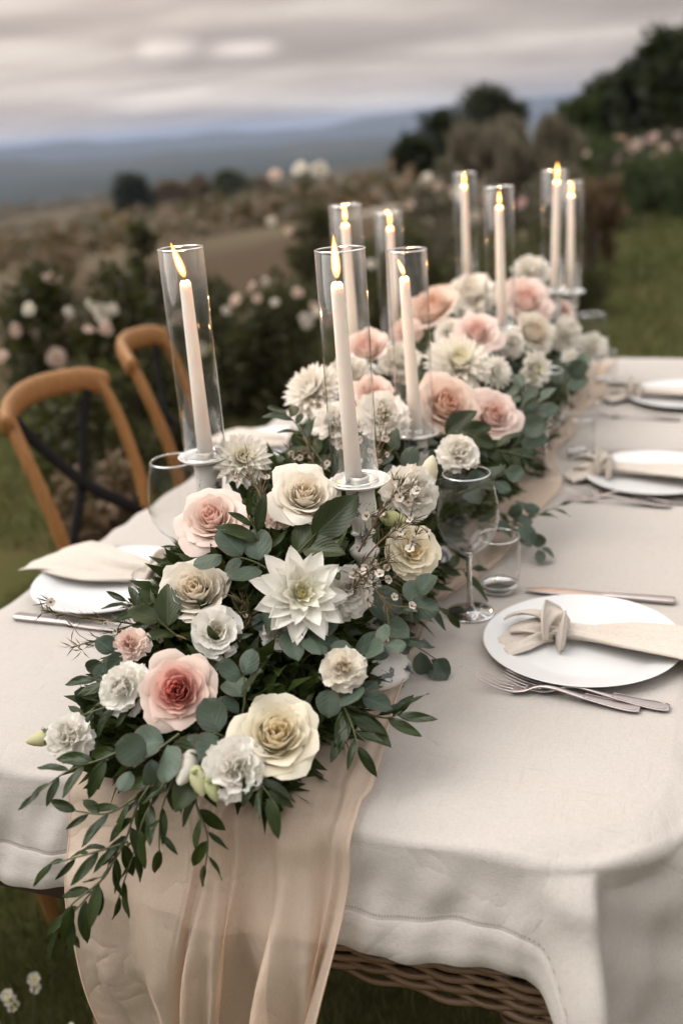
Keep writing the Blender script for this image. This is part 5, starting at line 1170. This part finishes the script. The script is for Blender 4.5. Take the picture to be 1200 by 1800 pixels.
# waxflower
S('wax', 'waxflower twig reaching left over the near left knife', pth((335, 1125, 1.225), (250, 1100, 1.235), (150, 1085, 1.245), (72, 1073, 1.25)), 34, .010, seed=51, flowers=6, bare=.25)
S('wax', 'second thin waxflower twig pointing to the left knife', pth((260, 1100, 1.235), (190, 1120, 1.24), (125, 1138, 1.245)), 14, .008, seed=52, flowers=1, bare=.3)
S('wax', 'waxflower twig above the cream lisianthus', pth((620, 1010, 1.27), (670, 950, 1.255), (725, 915, 1.245)), 30, .010, seed=53, flowers=7)
S('wax', 'waxflower twig in front of the right white carnation', pth((630, 970, 1.27), (670, 900, 1.26), (705, 850, 1.25)), 30, .011, seed=54, flowers=8)
S('wax', 'waxflower twig across the nearest candlestick', pth((605, 1060, 1.25), (640, 1010, 1.215), (680, 985, 1.20)), 30, .010, seed=55, flowers=8)
S('wax', 'waxflower twig hanging beside the cream lisianthus', pth((620, 1000, 1.23), (655, 1030, 1.215), (685, 1075, 1.21)), 22, .012, seed=56, flowers=7)
S('wax', 'waxflower twig standing behind the ivory rose', pth((560, 850, 1.42), (550, 810, 1.43), (535, 770, 1.44)), 22, .009, seed=57, flowers=7)
S('wax', 'waxflower twig behind the nearest glass cylinder', pth((600, 860, 1.45), (615, 800, 1.46), (590, 745, 1.47)), 24, .010, seed=58, flowers=10)
S('wax', 'waxflower twig between the front glasses', pth((660, 840, 1.45), (665, 790, 1.46), (675, 735, 1.47)), 24, .010, seed=59, flowers=9)
S('wax', 'waxflower twig behind the blush rose', pth((470, 900, 1.33), (455, 865, 1.34), (440, 840, 1.35)), 30, .008, seed=60, flowers=3)
S('wax', 'waxflower twig under the full white rose', pth((420, 1120, 1.22), (440, 1085, 1.21), (425, 1055, 1.20)), 26, .008, seed=61, flowers=1)

# filler sprigs, packed all along the garland
SHORT = ['coral hearted rose', 'pale blush rose', 'full white rose', 'open ivory rose', 'large cream rose', 'yellow hearted lisianthus', 'large front dahlia', 'left ruffled carnation', 'far left lisianthus', 'carnation at the table edge', 'small left blush carnation',
  'dahlia behind the left dish', 'orange flecked stock flower', 'carnation right of the nearest dish', 'open cream lisianthus', 'carnation between dahlia and candlestick', 'carnation under the large dahlia', 'blush carnation behind the ivory rose', 'carnation behind the nearest wine glass',
  'peach blush rose', 'pink rose facing the right plates', 'largest chrysanthemum', 'left edge chrysanthemum', 'pink rose behind the nearest glass', 'small rose behind the nearest taper', 'carnation at the second front candle', 'low carnation left of the nearest glass', 'blush rose left of the back candles',
  'carnation under the back left dish', 'pink rose before the second back candle', 'large pink back rose', 'ivory rose below the large pink rose', 'white dahlia on the right flank', 'topmost back carnation', 'carnation under the rightmost candle', 'carnation at the second back candlestick', 'far trailing lisianthus',
  'carnation left of the glass covered rose', 'carnation between the front glasses', 'blush carnation behind the second candle', 'small chrysanthemum', 'small back right rose', 'small back left carnation', 'carnation under the far lisianthus']
def to_px(p): c = CM.T @ (np.asarray(p) - CAM); return np.array([600 + FPX * c[0] / c[2], 900 + FPX * c[1] / c[2]])
FXY = np.array([(f[2], f[3]) for f in FL], float); used = {}
def near_label(kind, p):
    q = to_px(p); d = np.hypot(*(FXY - q).T)
    for j in np.argsort(d)[:16]:
        v = q - FXY[j]; w = ('right of' if v[0] > 0 else 'left of') if abs(v[0]) > abs(v[1]) else ('below' if v[1] > 0 else 'above'); l = f'{kind} sprig tucked in {w} the {SHORT[j]}'
        if l not in used: used[l] = 1; return l
    return l
zones = [('ruscus', 'dark ruscus', 'ruscus packed between the blooms', .86, 1.35, 15), ('euc', 'grey green eucalyptus', 'eucalyptus packed between the blooms', .88, 1.35, 7), ('ruscus', 'dark ruscus', 'ruscus packed between the blooms', 1.35, 2.1, 24),
         ('euc', 'grey green eucalyptus', 'eucalyptus packed between the blooms', 1.35, 2.1, 20), ('ruscus', 'dark ruscus', 'ruscus packed between the blooms', 2.1, 2.95, 14), ('euc', 'grey green eucalyptus', 'eucalyptus packed between the blooms', 2.1, 2.95, 14)]
for kind, kn, grp, y0, y1, n in zones:
    for k in range(n):
        y = random.uniform(y0, y1); H, W = mound(y); q = random.uniform(-.98, .98); x = float(xc(y)) + q * W; z = float(mound_z(x, y)); nn_ = mnormal(np.array([x, y, z])); c0 = np.array([float(xc(y)) + q * W * .5, y, TZ + (z - TZ) * .5 + .01])
        surf = np.array([x, y, z]); d = nrm(nn_ + rdir(1)[0] * .75 + [0, 0, -.1]); tip = surf + d * random.uniform(-.01, .025)
        tip[2] = max(tip[2], TZ + .02)
        S(kind, near_label(kn, tip), [c0, lerp(c0, surf, .6), surf - d * .012, tip], 8 if kind == 'ruscus' else 6, .046 if kind == 'ruscus' else .040, group=grp, bare=.25)
# the dense leaf bed inside the mound, nobody could count it
nb = 12000
y = RNG.uniform(.85, 2.97, nb); y[:4200] = RNG.uniform(.85, 1.4, 4200); a = RNG.uniform(0, math.pi, nb); rr_ = RNG.uniform(.45, .93, nb)
H_, W_ = mound(y); ca, sa = np.cos(a), np.sin(a); X = xc(y) + np.sign(ca) * abs(ca) ** .75 * W_ * rr_; Z = TZ + .008 + abs(sa) ** .75 * H_ * rr_
D = np.stack([ca, RNG.normal(size=nb) * .6, sa * .8], -1) + rdir(nb) * .9
bedm = leaf_cloud('leaf_bed', np.stack([X, y, Z], -1), D, rdir(nb) + [0, 0, .6], RNG.uniform(.028, .055, nb), RNG.uniform(.006, .011, nb), 'ruscus')
tag(link('leaf_bed', bedm), 'dense dark leaf bed that fills the garland under the blooms', 'foliage', kind='stuff')

# ------------------------------------------------------------------ small plants in the grass at the front
def weed(label, px, py, h, n, seed):
    g = np.random.default_rng(seed); p = at_z(px, py, 0.0); t = thing('meadow_daisy', label, 'wildflower', (p[0], p[1], 0), 0, 'small white wildflowers in the grass'); mb = MB(); 
    for k in range(n):
        a = g.uniform(0, 6.28); e = np.array([math.cos(a) * .03, math.sin(a) * .03, h * g.uniform(.7, 1.0)]); mb.tube(spline([(0, 0, 0), e * [.3, .3, .6], e], 6), .0013, 5)
        link('bloom', WAXF, t, frame_z(e, nrm([g.normal() * .3 + .1, -.5 + g.normal() * .3, 1]), a, .013), (.78, .74, .64)); link('bloom_centre', dome('bloom_centre', .34, .2, 'stamen', .05, .05, 10), t, frame_z(e, (0, -.2, 1), a, .013))
    link('stem', mb.mesh('stem', 'stem'), t)
    link('leaf', leaf_cloud('weed_leaf', np.repeat([[0, 0, .01]], 9, 0), rdir(9, g) + [0, 0, .9], rdir(9, g), .05, .007, 'hedge'), t)
weed('white wildflower cluster at the lower left corner', 38, 1880, .13, 4, 1)
weed('taller white wildflower left of the wicker leg', 70, 1850, .15, 3, 2)
weed('low white wildflower beside the wicker leg', 110, 1890, .11, 3, 3)
